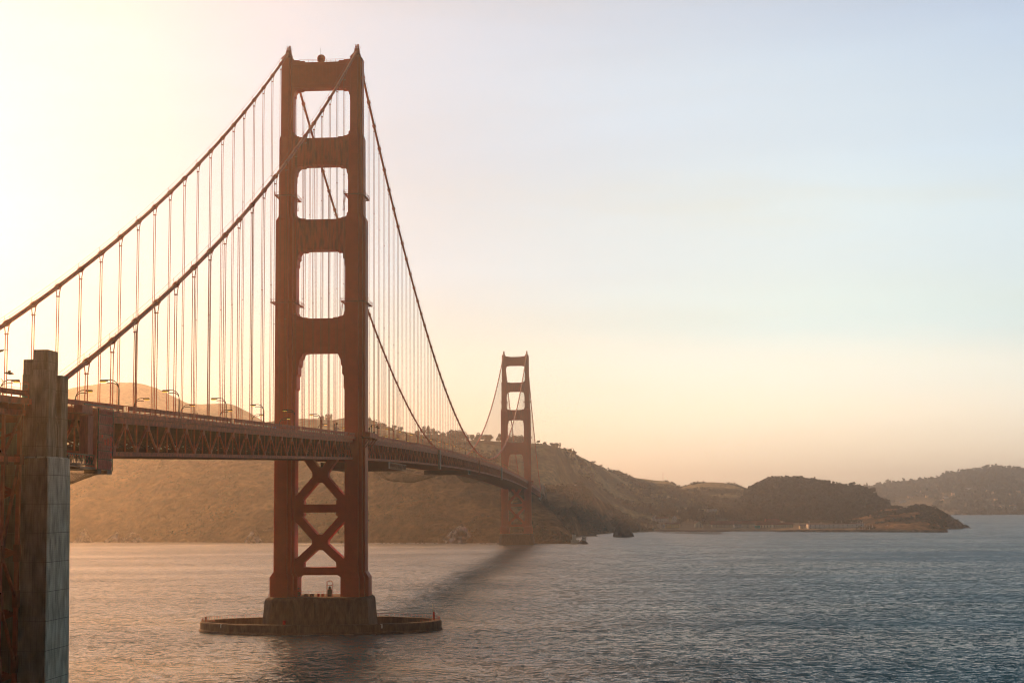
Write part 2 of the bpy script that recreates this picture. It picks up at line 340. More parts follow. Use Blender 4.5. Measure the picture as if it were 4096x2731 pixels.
# far left hill, main ridge, near headland, etc.
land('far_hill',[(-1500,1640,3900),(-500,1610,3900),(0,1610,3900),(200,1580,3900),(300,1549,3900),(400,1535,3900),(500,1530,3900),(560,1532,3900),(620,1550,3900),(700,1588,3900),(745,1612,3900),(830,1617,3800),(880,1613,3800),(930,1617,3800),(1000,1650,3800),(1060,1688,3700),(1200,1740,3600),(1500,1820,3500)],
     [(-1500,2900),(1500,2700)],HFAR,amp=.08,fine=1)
land('main_ridge',[(600,1790,3000),(900,1720,3000),(1050,1690,3000),(1150,1676,3000),(1250,1674,3000),(1330,1680,3000),(1400,1668,3000),(1440,1666,3000),(1470,1675,3000),(1500,1690,3000),(1560,1708,2950),(1600,1722,2950),(1680,1738,2900),(1720,1736,2900),(1775,1738,2900),(1800,1748,2900),(1870,1760,2900),(1950,1762,2900),(2000,1767,2900),(2060,1767,2900),(2125,1772,2900),(2180,1775,2900),(2220,1785,2900),(2270,1797,3050),(2310,1820,3200),(2360,1845,3300),(2400,1864,3400),(2425,1880,3450),(2475,1887,3550),(2540,1911,3650),(2640,1922,3700),(2680,1926,3700),(2722,1948,3700),(2800,1985,3700),(2950,2050,3600)],
     [(600,2550),(1800,2450),(2200,2600),(2450,2850),(2600,2950),(2950,2960)],HGRASS,amp=.13,ns_=170,rows=90,step=6)
land('grassy_hill',[(2560,2060,3500),(2640,1990,3600),(2690,1960,3700),(2727,1946,3700),(2760,1936,3700),(2790,1928,3700),(2850,1928,3700),(2900,1932,3700),(2950,1938,3700),(2990,1951,3700),(3040,1975,3700),(3200,2040,3600)],
     [(2560,3000),(3200,3000)],HGRASS,amp=.12,ns_=150,step=6)
land('wooded_hill',[(2900,2080,3200),(2960,2010,3300),(3000,1960,3400),(3030,1940,3400),(3060,1928,3400),(3110,1918,3400),(3200,1920,3400),(3280,1931,3400),(3340,1946,3400),(3400,1951,3400),(3430,1946,3400),(3470,1966,3400),(3500,1988,3350),(3530,2008,3300),(3548,2025,3300),(3580,2050,3250),(3640,2095,3200)],
     [(2900,2960),(3100,2880),(3300,2800),(3640,2760)],HFOREST,amp=.07,step=6)
land('bluff_point',[(3080,2118,2900),(3300,2100,2900),(3420,2064,2950),(3500,2042,3000),(3560,2034,3000),(3630,2031,3000),(3670,2027,3000),(3730,2033,3000),(3770,2046,3000),(3800,2064,3000),(3812,2080,3000),(3835,2084,2990),(3845,2104,2970),(3868,2112,2950)],
     [(3080,2790),(3300,2760),(3420,2640),(3600,2600),(3770,2610),(3795,2850),(3870,2900)],HCLIFF,amp=.12,ns_=60,step=4,back=260,fine=.7,conv=1.6)
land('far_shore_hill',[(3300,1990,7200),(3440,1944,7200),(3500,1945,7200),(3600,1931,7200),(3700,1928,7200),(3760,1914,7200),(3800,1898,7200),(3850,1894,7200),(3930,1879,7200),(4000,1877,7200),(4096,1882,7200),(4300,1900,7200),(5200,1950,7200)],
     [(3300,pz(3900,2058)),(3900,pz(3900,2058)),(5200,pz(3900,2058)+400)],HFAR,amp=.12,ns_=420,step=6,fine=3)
land('north_bluff',[(2060,1990,2330),(2125,1965,2350),(2170,1944,2400),(2260,1941,2450),(2320,1940,2560),(2345,1952,2620),(2400,1999,2700),(2460,2031,2850),(2500,2056,2880),(2545,2092,2880),(2580,2113,2860),(2610,2120,2820)],
     [(2060,2180),(2260,2200),(2350,pz(2350,2139)),(2450,pz(2450,2130)),(2610,pz(2600,2127))],HCLIFF,amp=.10,ns_=70,rows=80,step=5,conv=1.15,back=240,fine=.8)
land('headland',[(-1600,1900,2900),(-800,1850,2800),(-300,1840,2700),(270,1830,2600),(700,1822,2500),(1000,1815,2450),(1300,1800,2400),(1466,1760,2380),(1540,1739,2350),(1600,1736,2350),(1670,1740,2320),(1712,1773,2300),(1800,1800,2280),(1950,1850,2240),(2060,1905,2180),(2120,1962,2140),(2150,1990,2120),(2172,2012,2110),(2200,2024,2090),(2228,2066,2050),(2260,2105,2020),(2285,2138,2000),(2305,2160,1975)],
     [(-1600,pz(300,2163)+250),(-300,pz(300,2164)+40),(300,pz(300,2166)),(700,pz(700,2167)),(1000,pz(1000,2169)),(1500,pz(1500,2170)),(1760,pz(1760,2171)),(2000,pz(2000,2171)-0),(2150,pz(2150,2173)),(2305,pz(2305,2174))],HCLIFF,amp=.15,ns_=120,rows=120,step=6,conv=1.2,back=300,fine=1.2,rg=.75)
# low flat shore in front of the fort buildings
sm=MB(); pts=[(2470,2123,3.0),(2560,2121,3.0),(2700,2122,3.2),(2900,2121,3.2),(3100,2121,3),(3300,2122,3),(3420,2122,3)]
fr=[on_z(a,b+2,0) for a,b,_ in pts]; 
V=[];F=[]
for i,(a,b,z) in enumerate(pts):
    p=on_z(a,b+3,0); d=(p[:2]-CP[:2])/hdist(p)
    for dd,zz in ((0,-2),(6,z*.6),(14,z),(120,z+2),(330,z+10),(640,z+34)): V.append((p[0]+d[0]*dd,p[1]+d[1]*dd,zz))
for i in range(len(pts)-1):
    for k in range(5): F.append((i*6+k,(i+1)*6+k,(i+1)*6+k+1,i*6+k+1))
sm.add(V,F); tag(sm.build('shore_ground',SAND),kind='structure')
SHORE_D=lambda px,extra: pz(px,np.interp(px,[q[0] for q in pts],[q[1]+3 for q in pts]))+extra
# ------------------------------------------------------------------ bridge
HX=13.716; MAIN=1280.2; PAN=7.62
def zb(y):           # bottom chord level
    if y<0: return 65.0+.0250*y
    if y<=MAIN: return 65.0+6.3*(1-((y-MAIN/2)/(MAIN/2))**2)
    return 65.0-.0250*(y-MAIN)
def zt(y): return zb(y)+7.7
ZC=227.4
def zcab(y):
    if 0<=y<=MAIN: return ZC-144.0*(1-((y-MAIN/2)/(MAIN/2))**2)
    t=-y if y<0 else y-MAIN
    return ZC-.5997*t+.000383*t*t
BR=thing('suspension_bridge',(0,0,0),'orange red suspension bridge with two tall portal towers crossing the strait','bridge')
# tower legs: stepped plan, levels
def plan(cx,cy,hw,hd):
    # stepped cross section: (half width, half depth) pairs
    a,b,c=hw*.46,hw*.76,hw; p,q,r=hd,hd*.72,hd*.42
    pts_=[(c,-r),(c,r),(b,r),(b,q),(a,q),(a,p),(-a,p),(-a,q),(-b,q),(-b,r),(-c,r),(-c,-r),(-b,-r),(-b,-q),(-a,-q),(-a,-p),(a,-p),(a,-q),(b,-q),(b,-r)]
    return [(cx+x,cy+y) for x,y in pts_]
def tower(y0,full=True):
    for sgn in (-1,1):
        cx=sgn*HX; m=MB()
        lv=[(12.9,5.4,9.6),(20.2,5.4,9.6),(22.2,4.05,8.3),(62,4.02,8.2),(84,4.02,8.2),(158.8,3.98,8.0),(160.6,3.1,7.0),(191.4,3.0,6.8),(193.2,2.42,5.8),(223.6,2.38,5.6)]
        m.loft([[(x,y,z) for x,y in plan(cx,y0,a,b)] for z,a,b in lv])
        leg=m.build('tower_leg',STEEL,BR)
        # fluted ribs at the ledges
        m=MB()
        hs=[(223.6,2.3,4.4),(224.6,1.75,3.5),(225.5,1.2,2.6),(226.6,.98,1.3),(228.0,.85,1.0)]
        m.loft([[(cx+a,y0-b,z),(cx+a,y0+b,z),(cx-a,y0+b,z),(cx-a,y0-b,z)] for z,a,b in hs])
        m.build('saddle_housing',STEELW,leg)
        m=MB()
        for a,b in ((-.7,-.7),(.7,-.7),(.7,.7),(-.7,.7)): m.beam((cx+a,y0+b,228.0),(cx+a,y0+b,229.6),.12)
        for z in (228.8,229.6):
            for a,b,c,d in ((-.7,-.7,.7,-.7),(.7,-.7,.7,.7),(.7,.7,-.7,.7),(-.7,.7,-.7,-.7)): m.beam((cx+a,y0+b,z),(cx+c,y0+d,z),.1)
        m.tube([(cx+.3,y0,228),(cx+.3,y0,229.6),(cx+.3,y0,230)],[.28,.28,.1],8); m.tube([(cx-.35,y0+.2,228),(cx-.35,y0+.2,229.3)],.22,8)
        for a in (-1,1): m.beam((cx+a*.9,y0,227.6),(cx+a*1.4,y0,228.8),.09)
        m.build('beacon_cage',STEELW,leg)
        # catwalks around the leg
        for z,hw,hd in ((168.3,3.0,6.8),(126.0,4.0,8.05)):
            m=MB()
            e=.9
            for a0,b0,a1,b1 in ((-hw-e,-hd-e,hw+e,-hd-.05),(-hw-e,hd+.05,hw+e,hd+e),(-hw-e,-hd-.05,-hw-.05,hd+.05),(hw+.05,-hd-.05,hw+e,hd+.05)): m.box((cx+a0,y0+b0,z-.35),(cx+a1,y0+b1,z))
            for k in range(5):
                for yy in (-hd-e,hd+e): xx=cx-hw-e+(2*hw+2*e)*k/4; m.beam((xx,y0+yy,z),(xx,y0+yy,z+1.2),.09)
            for k in range(7):
                for q in (-hw-e,hw+e): yy=y0-hd-e+(2*hd+2*e)*k/6; m.beam((cx+q,yy,z),(cx+q,yy,z+1.2),.09)
            for zz in (z+.6,z+1.2):
                for q in (-1,1):
                    m.beam((cx-hw-e,y0+q*(hd+e),zz),(cx+hw+e,y0+q*(hd+e),zz),.07); m.beam((cx+q*(hw+e),y0-hd-e,zz),(cx+q*(hw+e),y0+hd+e,zz),.07)
            # ladder frame down to the strut
            xl=cx-sgn*(hw+.75); xm=cx-sgn*(hw+1.5); zl=z-6.0
            for q in (0,.55):
                m.beam((xl,y0-4+q,z+1),(xm,y0-4+q,zl),.09)
                m.beam((xl-sgn*.7,y0-4+q,z-1),(xm-sgn*.4,y0-4+q,zl),.07)
            for k in range(9):
                f=k/8; m.beam((xl+(xm-xl)*f,y0-4,z+1+(zl-z-1)*f),(xl-sgn*.7+(xm-xl)*f,y0-4,z-.5+(zl-z+.5)*f),.07)
            m.build('catwalk',STEELW,leg)
        # deck level platform wrapping the leg outside
        m=MB(); z=zt(y0)+1.1
        m.box((cx+sgn*4.0-.6*sgn,y0-11,z-.5),(cx+sgn*7.0,y0+11,z)) if sgn>0 else m.box((cx-7.0,y0-11,z-.5),(cx-3.4,y0+11,z))
        m.box((min(cx+sgn*6.9,cx+sgn*7.02),y0-11,z),(max(cx+sgn*6.9,cx+sgn*7.02),y0+11,z+1.35))
        for q in (-1,1): m.box((min(cx+sgn*4.1,cx+sgn*6.9),y0+q*10.95-.06,z),(max(cx+sgn*4.1,cx+sgn*6.9),y0+q*10.95+.06,z+1.35))
        for q in (-9,-3,3,9): m.beam((cx+sgn*4,y0+q,z-4.2),(cx+sgn*6.8,y0+q,z-.5),.35); m.beam((cx+sgn*3.9,y0+q,z-.8),(cx+sgn*6.9,y0+q,z-.8),.4)
        m.build('deck_platform',STEELW,leg)
    def inner(z):
        return HX-(4.0 if z<159 else 3.02 if z<192 else 2.4)+.25
    U=[(4.9,0),(4.9,.35),(3.0,.45),(2.4,.8),(1.6,.8),(.75,1.4),(.75,2.3),(0.25,2.7),(0,2.7)]
    H1=[(3.9,0),(3.3,.4),(2.0,.4),(1.3,.8),(.75,1.6),(.6,2.9),(.3,3.2),(.3,5.3),(0,5.6)]
    H2=[(4.4,0),(3.8,.5),(2.2,.5),(1.4,1.2),(.9,2.1),(.75,3.4),(.4,3.8),(.4,6.0),(0,6.4)]
    H3=[(4.3,0),(3.7,.5),(1.9,.5),(1.15,1.8),(1.15,3.4),(.65,3.9),(.65,6.1),(0,6.9)]
    H4=[(4.5,0),(3.0,.4),(2.75,1.4),(1.9,2.9),(1.8,4.9),(1.35,5.5),(1.35,8.4),(.75,9.1),(.75,14),(0,14.8)]
    TT=[(5.0,0),(4.6,.5),(2.9,.55),(2.6,.9),(0,1.0)]
    for zt_,zb_,up,dn,hd,mt in ((222.3,211.9,TT,H1,2.6,STEEL),(191.6,180.8,U,H2,3.0,STRUTM),(159.0,147.0,U,H3,3.3,STRUTM),(119.9,106.6,U,H4,3.6,STEEL)):
        xi=inner(zt_+1); xj=inner(zb_-1)
        P=[]
        P+=[(-xi+a,zt_+b) for a,b in up[::-1]]            # top left going inward
        P+=[(xi-a,zt_+b) for a,b in up]
        P+=[(xj-a,zb_-b) for a,b in dn[::-1]]
        P+=[(-xj+a,zb_-b) for a,b in dn]
        m=MB(); m.prism_y(P,y0-hd,y0+hd)
        st=m.build('portal_strut',mt,BR)
        m=MB()           # raised fluting and frame bands on both faces
        h=zt_-zb_
        for q in (-1,1):
            ya,yb=sorted((y0+q*(hd-.02),y0+q*(hd+.28)))
            m.box((-xj+.2,ya,zb_+.15),(xj-.2,yb,zb_+.75)); m.box((-xj+.2,ya,zt_-.9),(xj-.2,yb,zt_-.3))
            nfl=15
            for k in range(nfl):
                xx=-xj+1.2+(2*xj-2.4)*(k+.5)/nfl; ww=(2*xj-2.4)/nfl*.28
                ya2,yb2=sorted((y0+q*(hd-.02),y0+q*(hd+.18)))
                m.box((xx-ww,ya2,zb_+1.5),(xx+ww,yb2,zt_-1.6))
        m.build('fluting',mt,st)
        if zt_>220:
            m=MB()
            for q in (-1,1):
                for k in range(11):
                    xx=-9+18*k/10; m.beam((xx,y0+q*2.4,zt_),(xx,y0+q*2.4,zt_+1.1),.08)
                for zz in (.55,1.1): m.beam((-9,y0+q*2.4,zt_+zz),(9,y0+q*2.4,zt_+zz),.07)
            m.build('top_railing',STEELW,st)
            if y0==0:
                m=MB(); m.tube([(-.6,y0-.6,zt_),(-.6,y0-.6,zt_+.7),(-.6,y0-.6,zt_+1.2)],[1.1,1.2,1.6],16)
                m.sphere((-.6,y0-.6,zt_+2.0),1.65,18,10,(1,.8,.95)); m.build('radome',STEELW,st,smooth=True)
                m=MB(); m.beam((-1.0,y0,zt_),(-1.0,y0,zt_+6.5),.07); m.beam((.2,y0,zt_),(.2,y0,zt_+3.6),.06); m.build('antenna',DARK,st)
    # bracing below the deck
    xi=HX-4.0+.2; hd=2.6
    def gus(cx,cz,w,h,c): return [(cx-w+c,cz-h),(cx+w-c,cz-h),(cx+w,cz-h+c),(cx+w,cz+h-c),(cx+w-c,cz+h),(cx-w+c,cz+h),(cx-w,cz+h-c),(cx-w,cz-h+c)]
    for zc,z0,z1 in ((59.2,46.2,73.0),(33.4,22.2,46.2)):
        m=MB(); poly=gus(0,zc,3.05,3.0,1.6); m.prism_y(poly,y0-hd,y0+hd)
        for sx in (-1,1):
            for zz in (z0,z1):
                dz=1 if zz>zc else -1; top=zz-dz*1.2
                a=Vector((sx*1.6,0,zc+dz*1.4)); b=Vector((sx*(xi-.6),0,top-dz*1.6 if zz<72 else top))
                d=(b-a).normalized(); nrm=Vector((-d.z,0,d.x))*1.5
                q=[a+nrm,b+nrm,b-nrm,a-nrm]; m.prism_y([(p.x,p.z) for p in q],y0-hd+.05,y0+hd-.05)
        m.build('cross_brace',STEEL,BR)
    for z0,z1,kind in ((44.8,47.9,0),(20.9,23.9,1)):
        m=MB(); m.prism_y([(-xi,z0),(xi,z0),(xi,z1),(-xi,z1)],y0-hd+.1,y0+hd-.1)
        g=3.6
        for sx in (-1,1):
            if kind==0: P=[(sx*xi,z0-3.4),(sx*(xi-.8),z0-3.4),(sx*(xi-g),z0-1.1),(sx*(xi-g),z1+1.5),(sx*(xi-.8),z1+3.6),(sx*xi,z1+3.6)]
            else: P=[(sx*(xi+.2),z0-1.6),(sx*(xi-1.0),z0-1.2),(sx*(xi-g+.4),z0+.02),(sx*(xi-g),z1+1.6),(sx*(xi-.8),z1+3.4),(sx*(xi+.2),z1+3.4)]
            if sx<0: P=P[::-1]
            m.prism_y(P,y0-hd,y0+hd)
        m.build('lower_strut',STEEL,BR)
tower(0); tower(MAIN)
# main cables
ys=[-345+7.62*k for k in range(0,46)]; ys=[y for y in ys if y<0]+[0]+[7.62*k for k in range(1,168)]+[MAIN]+[MAIN+7.62*k for k in range(1,46)]
cabs=[]
for sx in (1,-1):
    m=MB(); m.tube([(sx*HX,y,zcab(y)) for y in ys],.49,10); cb=m.build('main_cable',CABLE,BR,smooth=True); cabs.append(cb)
    m=MB()          # hand ropes above the cable
    for e in (-.55,.55):
        pp=[(sx*HX+e,y,zcab(y)+1.45) for y in ys[::2]]; m.tube(pp,.035,4)
    m.build('hand_rope',ROPE,cb)
    pos=[-15.24*k for k in range(1,22)]+[15.24*k for k in range(1,84)]+[MAIN+15.24*k for k in range(1,22)]
    pos=[y for y in pos if not(sx>0 and y==-15.24)]; pos.sort(key=lambda y:hdist((sx*HX,y)))
    m2=MB()
    for i,y in enumerate(pos):
        m=MB() if i<50 else m2
        z=zcab(y); d=Vector((0,1,(zcab(y+.5)-zcab(y-.5)))).normalized(); c=Vector((sx*HX,y,z))
        m.tube([c-d*.75,c-d*.7,c+d*.7,c+d*.75],[.58,.66,.66,.58],10)
        m.beam(c-d*.55,c-d*.15,1.5,.4); m.beam(c+d*.15,c+d*.55,1.5,.4)
        if y<640:
            for e in (-.55,.55): m.beam(c+Vector((e,0,.5)),c+Vector((e,0,1.55)),.07)
        if i<50: m.build('cable_band',CABLE,cb)
    tag(m2.build('cable_band',CABLE,cb),kind='stuff')
# suspenders
sp=[]
for sx in (1,-1):
    for y in [-15.24*k for k in range(1,22)]+[15.24*k for k in range(1,84)]+[MAIN+15.24*k for k in range(1,22)]:
        if sx>0 and y==-15.24: continue
        if zcab(y)-zt(y)<3: continue
        sp.append((hdist((sx*HX,y)),sx,y))
sp.sort()
def susp(m,sx,y,n=5):
    z=zcab(y); zz=zt(y)-.3; cx=sx*HX
    col_z=z-2.3
    if col_z<zz+.5: col_z=(z+zz)/2
    for a in (-1,1):
        for b in (-1,1):
            p0=(cx+a*.58,y+b*.2,z); p1=(cx+a*.24,y+b*.12,col_z); p2=(cx+a*.24,y+b*.12,zz)
            m.tube([p0,p1,p2],.06,n,cap=False)
    m.cbox((cx,y,col_z),(.75,.75,.22))
    if z-zz>70:
        m.cbox((cx,y,zz+(z-zz)*.42),(.62,.62,.12))
    if z-zz>110: m.cbox((cx,y,zz+(z-zz)*.72),(.62,.62,.12))
for i,(d,sx,y) in enumerate(sp[:100]):
    m=MB(); susp(m,sx,y); m.build('suspender',ROPE,BR)
m=MB()
for d,sx,y in sp[100:]: susp(m,sx,y,4)
tag(m.build('suspender',ROPE,BR),kind='stuff')
# deck: trusses, floor, railings.  spans in segments between expansion points
Y0,Y1=-341.5,MAIN+341
nseg=[]
def truss(sx,ya,yb):
    x=sx*HX; T=MB(); B=MB(); D=MB()
    n=int(round((yb-ya)/PAN)); P=[ya+(yb-ya)*k/n for k in range(n+1)]
    for k in range(n):
        a,b=P[k],P[k+1]
        T.beam((x,a,zt(a)-.55),(x,b,zt(b)-.55),.9,1.15); B.beam((x,a,zb(a)+.4),(x,b,zb(b)+.4),.9,.8)
        B.beam((x+sx*.5,a,zb(a)+.82),(x+sx*.5,b,zb(b)+.82),.3,.12)
        dn=(k%2==0)
        p=(x,a,zt(a)-1.1) if dn else (x,a,zb(a)+.8); q=(x,b,zb(b)+.8) if dn else (x,b,zt(b)-1.1)
        D.beam(p,q,.42,.34)
        D.beam((x,a,zb(a)+.8),(x,a,zt(a)-1.1),.26,.24)
        if dn: D.box((x-.3,a-.85,zt(a)-2.3),(x+.3,a+.85,zt(a)-1.1))
        else: D.box((x-.3,a-.7,zb(a)+.8),(x+.3,a+.7,zb(a)+2.1))
    return T,B,D
segs=[(-341.5,-11),(11,MAIN-11),(MAIN+11,MAIN+341)]
for sx in (1,-1):
    for a,b in segs:
        T,B,D=truss(sx,a,b); T.build('top_chord',STEELW,BR); B.build('bottom_chord',STEELW,BR); D.build('truss_web',STEELW,BR)
F_=MB(); R_=MB(); Lt=MB(); Fs=MB()
n=int((Y1-Y0)/PAN); P=[Y0+(Y1-Y0)*k/n for k in range(n+1)]
for k in range(n):
    a,b=P[k],P[k+1]
    for (x0,x1,dz0,dz1,X_) in ((-9.3,9.3,.35,.85,R_),(9.35,14.6,.55,1.1,Fs),(-14.6,-9.35,.55,1.1,Fs)):
        X_.add([(x0,a,zt(a)+dz0),(x1,a,zt(a)+dz0),(x1,b,zt(b)+dz0),(x0,b,zt(b)+dz0),(x0,a,zt(a)+dz1),(x1,a,zt(a)+dz1),(x1,b,zt(b)+dz1),(x0,b,zt(b)+dz1)],
              [(0,3,2,1),(4,5,6,7),(0,1,5,4),(1,2,6,5),(2,3,7,6),(3,0,4,7)])
    # floor beam across, deep plate with lattice under
    z=zt(a); F_.box((-13.2,a-.15,z-3.9),(13.2,a+.15,z-.05))
    F_.box((-13.2,a-.14,zb(a)),(13.2,a+.14,zb(a)+1.7))
    for s0 in (-1,1):
        F_.beam((s0*13.1,a,z-2.5),(0,a,zb(a)+.5),.55,.3); F_.beam((s0*13.1,a,zb(a)+.7),(s0*6.5,a,z-2.6),.5,.3); F_.beam((s0*6.5,a,zb(a)+.6),(s0*6.5,a,z-2.6),.4,.3)
    # bottom lateral bracing and stringers
    F_.beam((-13.2,a,zb(a)+.25),(13.2,b,zb(b)+.25),.55,.35) if k%2 else F_.beam((13.2,a,zb(a)+.25),(-13.2,b,zb(b)+.25),.55,.35)
    for xx in (-10.5,-7,-3.5,0,3.5,7,10.5): F_.beam((xx,a,z-.35),(xx,b,zt(b)-.35),.3,1.0)
    for xx in (-4.4,4.4): F_.beam((xx,a,zb(a)+.3),(xx,b,zb(b)+.3),1.2,.3)
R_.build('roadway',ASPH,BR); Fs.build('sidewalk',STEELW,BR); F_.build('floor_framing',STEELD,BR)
for sx in (1,-1):
    m=MB(); ff=MB(); xo=sx*14.45
    q=Y0; k=0
    while q<Y1:
        b=q+3.81
        if not(abs(q+1.9)<11 or abs(q+1.9-MAIN)<11) or True:
            za,zb_=zt(q)+1.1,zt(b)+1.1
            m.beam((xo,q,za-.9),(xo,q,za+1.38),.2,.2)
            gap=(k%24 in(11,))
            if q<420:
                if not gap:   # railing panel, open at the foot
                    m.add([(xo-.04,q,za+.42),(xo+.04,q,za+.42),(xo+.04,b,zb_+.42),(xo-.04,b,zb_+.42),(xo-.04,q,za+1.22),(xo+.04,q,za+1.22),(xo+.04,b,zb_+1.22),(xo-.04,b,zb_+1.22)],
                      [(0,3,2,1),(4,5,6,7),(0,1,5,4),(1,2,6,5),(2,3,7,6),(3,0,4,7)])
                else:
                    for e in range(4): m.beam((xo,q+.3+e*1.05,za+.4),(xo,q+.3+e*1.05,za+1.25),.1)
                m.beam((xo,q,za+.16),(xo,b,zb_+.16),.12,.14)
            else:
                m.beam((xo,q,za+.8),(xo,b,zb_+.8),.08,.7)
            m.beam((xo,q,za+1.3),(xo,b,zb_+1.3),.2,.13)
            ff.add([(sx*14.62-.06,q,za-1.0),(sx*14.62+.06,q,za-1.0),(sx*14.62+.06,b,zb_-1.0),(sx*14.62-.06,b,zb_-1.0),(sx*14.62-.06,q,za-.1),(sx*14.62+.06,q,za-.1),(sx*14.62+.06,b,zb_-.1),(sx*14.62-.06,b,zb_-.1)],
                      [(0,3,2,1),(4,5,6,7),(0,1,5,4),(1,2,6,5),(2,3,7,6),(3,0,4,7)])
        q=b; k+=1
    m.build('railing',STEELW,BR); ff.build('fascia',STEELW,BR)
# piers
def pier(y0,label,hx=19.6,hy=13.5,z1=12.9,mt=PIERC):
    def ring(z,a,b,c=3.2): return [(a,y0-b+c,z),(a,y0+b-c,z),(a-c,y0+b,z),(-a+c,y0+b,z),(-a,y0+b-c,z),(-a,y0-b+c,z),(-a+c,y0-b,z),(a-c,y0-b,z)]
    o=thing('bridge_pier',(0,y0,0),label,'pier')
    m=MB(); m.loft([ring(-3,hx+1.2,hy+1.2),(ring(z1-1.2,hx,hy)),ring(z1-.5,hx-.3,hy-.3),ring(z1,hx-.9,hy-.9)])
    for k in range(9):
        xx=-16+4*k; m.box((xx-.25,y0-hy-.9,-2),(xx+.25,y0-hy+.1,z1-1.8))
    m.build('pier_block',mt,o)
    m=MB()
    R=ring(z1,hx-1.2,hy-1.2)
    for i in range(8):
        p=Vector(R[i]); q=Vector(R[(i+1)%8]); nn=max(1,int((q-p).length/2.6))
        for k in range(nn): c=p.lerp(q,k/nn); m.beam(c,c+Vector((0,0,1.15)),.09)
        for zz in (.6,1.15): m.beam(p+Vector((0,0,zz)),q+Vector((0,0,zz)),.07)
    m.build('pier_railing',STEELW,o)
    return o
P1=pier(0,'broad dark concrete pier under the nearer bridge tower')
pier(MAIN,'concrete pier under the far bridge tower at the foot of the cliff',hy=12.5)
# equipment on the near pier
def pier_gear():
    z=12.9
    for (x,lab) in ((-8.1,'small steel stair frame beside the left leg on the near pier'),(9.2,'small steel stair frame beside the right leg on the near pier')):
        o=thing('stair_frame',(x,-3,z),lab,'stair frame'); m=MB()
        for a,b in ((-.6,-.6),(.6,-.6),(.6,.6),(-.6,.6)): m.beam((x+a,-3+b,z),(x+a,-3+b,z+4.6),.16)
        for zz in (1.2,2.2,3.4,4.4):
            for a,b,c,d in ((-.6,-.6,.6,-.6),(.6,-.6,.6,.6),(.6,.6,-.6,.6),(-.6,.6,-.6,-.6)): m.beam((x+a,-3+b,z+zz),(x+c,-3+d,z+zz),.1)
        m.build('frame',STEELW,o); m=MB(); m.cbox((x,-3,z+3.0),(1.3,1.3,.5)); m.cbox((x,-3,z+.9),(1.4,1.4,1.6)); m.build('cabinet',DARK,o)
    o=thing('lift_cage',(4.2,-4,z),'open hoist cage standing between the legs on the near pier','hoist'); m=MB()
    for a,b in ((-1.05,-.9),(1.05,-.9),(1.05,.9),(-1.05,.9)): m.beam((4.2+a,-4+b,z),(4.2+a,-4+b,z+5.6),.13)
    for zz in (2.8,4.2,5.6):
        for a,b,c,d in ((-1.05,-.9,1.05,-.9),(1.05,-.9,1.05,.9),(1.05,.9,-1.05,.9),(-1.05,.9,-1.05,-.9)): m.beam((4.2+a,-4+b,z+zz),(4.2+c,-4+d,z+zz),.11)
    m.beam((3.15,-4,z+5.6),(4.2,-4,z+6.1),.1); m.beam((5.25,-4,z+5.6),(4.2,-4,z+6.1),.1); m.build('frame',STEELW,o)
    m=MB(); m.cbox((4.2,-4,z+1.3),(1.5,1.4,2.6)); m.tube([(4.2,-4,z+2.6),(4.2,-4,z+3.6),(4.2,-4,z+3.9)],[.55,.5,.1],10); m.build('winch',DARK,o)
    for x,mt,nm,lab in ((-4.6,DARK,'equipment_box','dark equipment box on the near pier, left of the other one'),(-2.5,DARK,'equipment_box','dark equipment box on the near pier beside the red drums')):
        o=thing(nm,(x,-5,z),lab,'box'); m=MB(); m.cbox((x,-5,z+.5),(1.4,1.1,1.0)); m.build('case',mt,o); m=MB(); m.cbox((x,-5,z+1.06),(1.5,1.2,.12)); m.build('lid',STEELW,o)
    for x,lab in ((0,'red drum on the near pier, left of the pair'),(1.6,'red drum on the near pier, right of the pair')):
        m=MB(); m.tube([(x,-5,z),(x,-5,z+1.1)],.5,12)
        for zz in (.02,.38,.74,1.08): m.tube([(x,-5,z+zz-.04),(x,-5,z+zz+.04)],.54,12)
        tag(m.build('drum',TARPR),lab,'drum')
pier_gear()
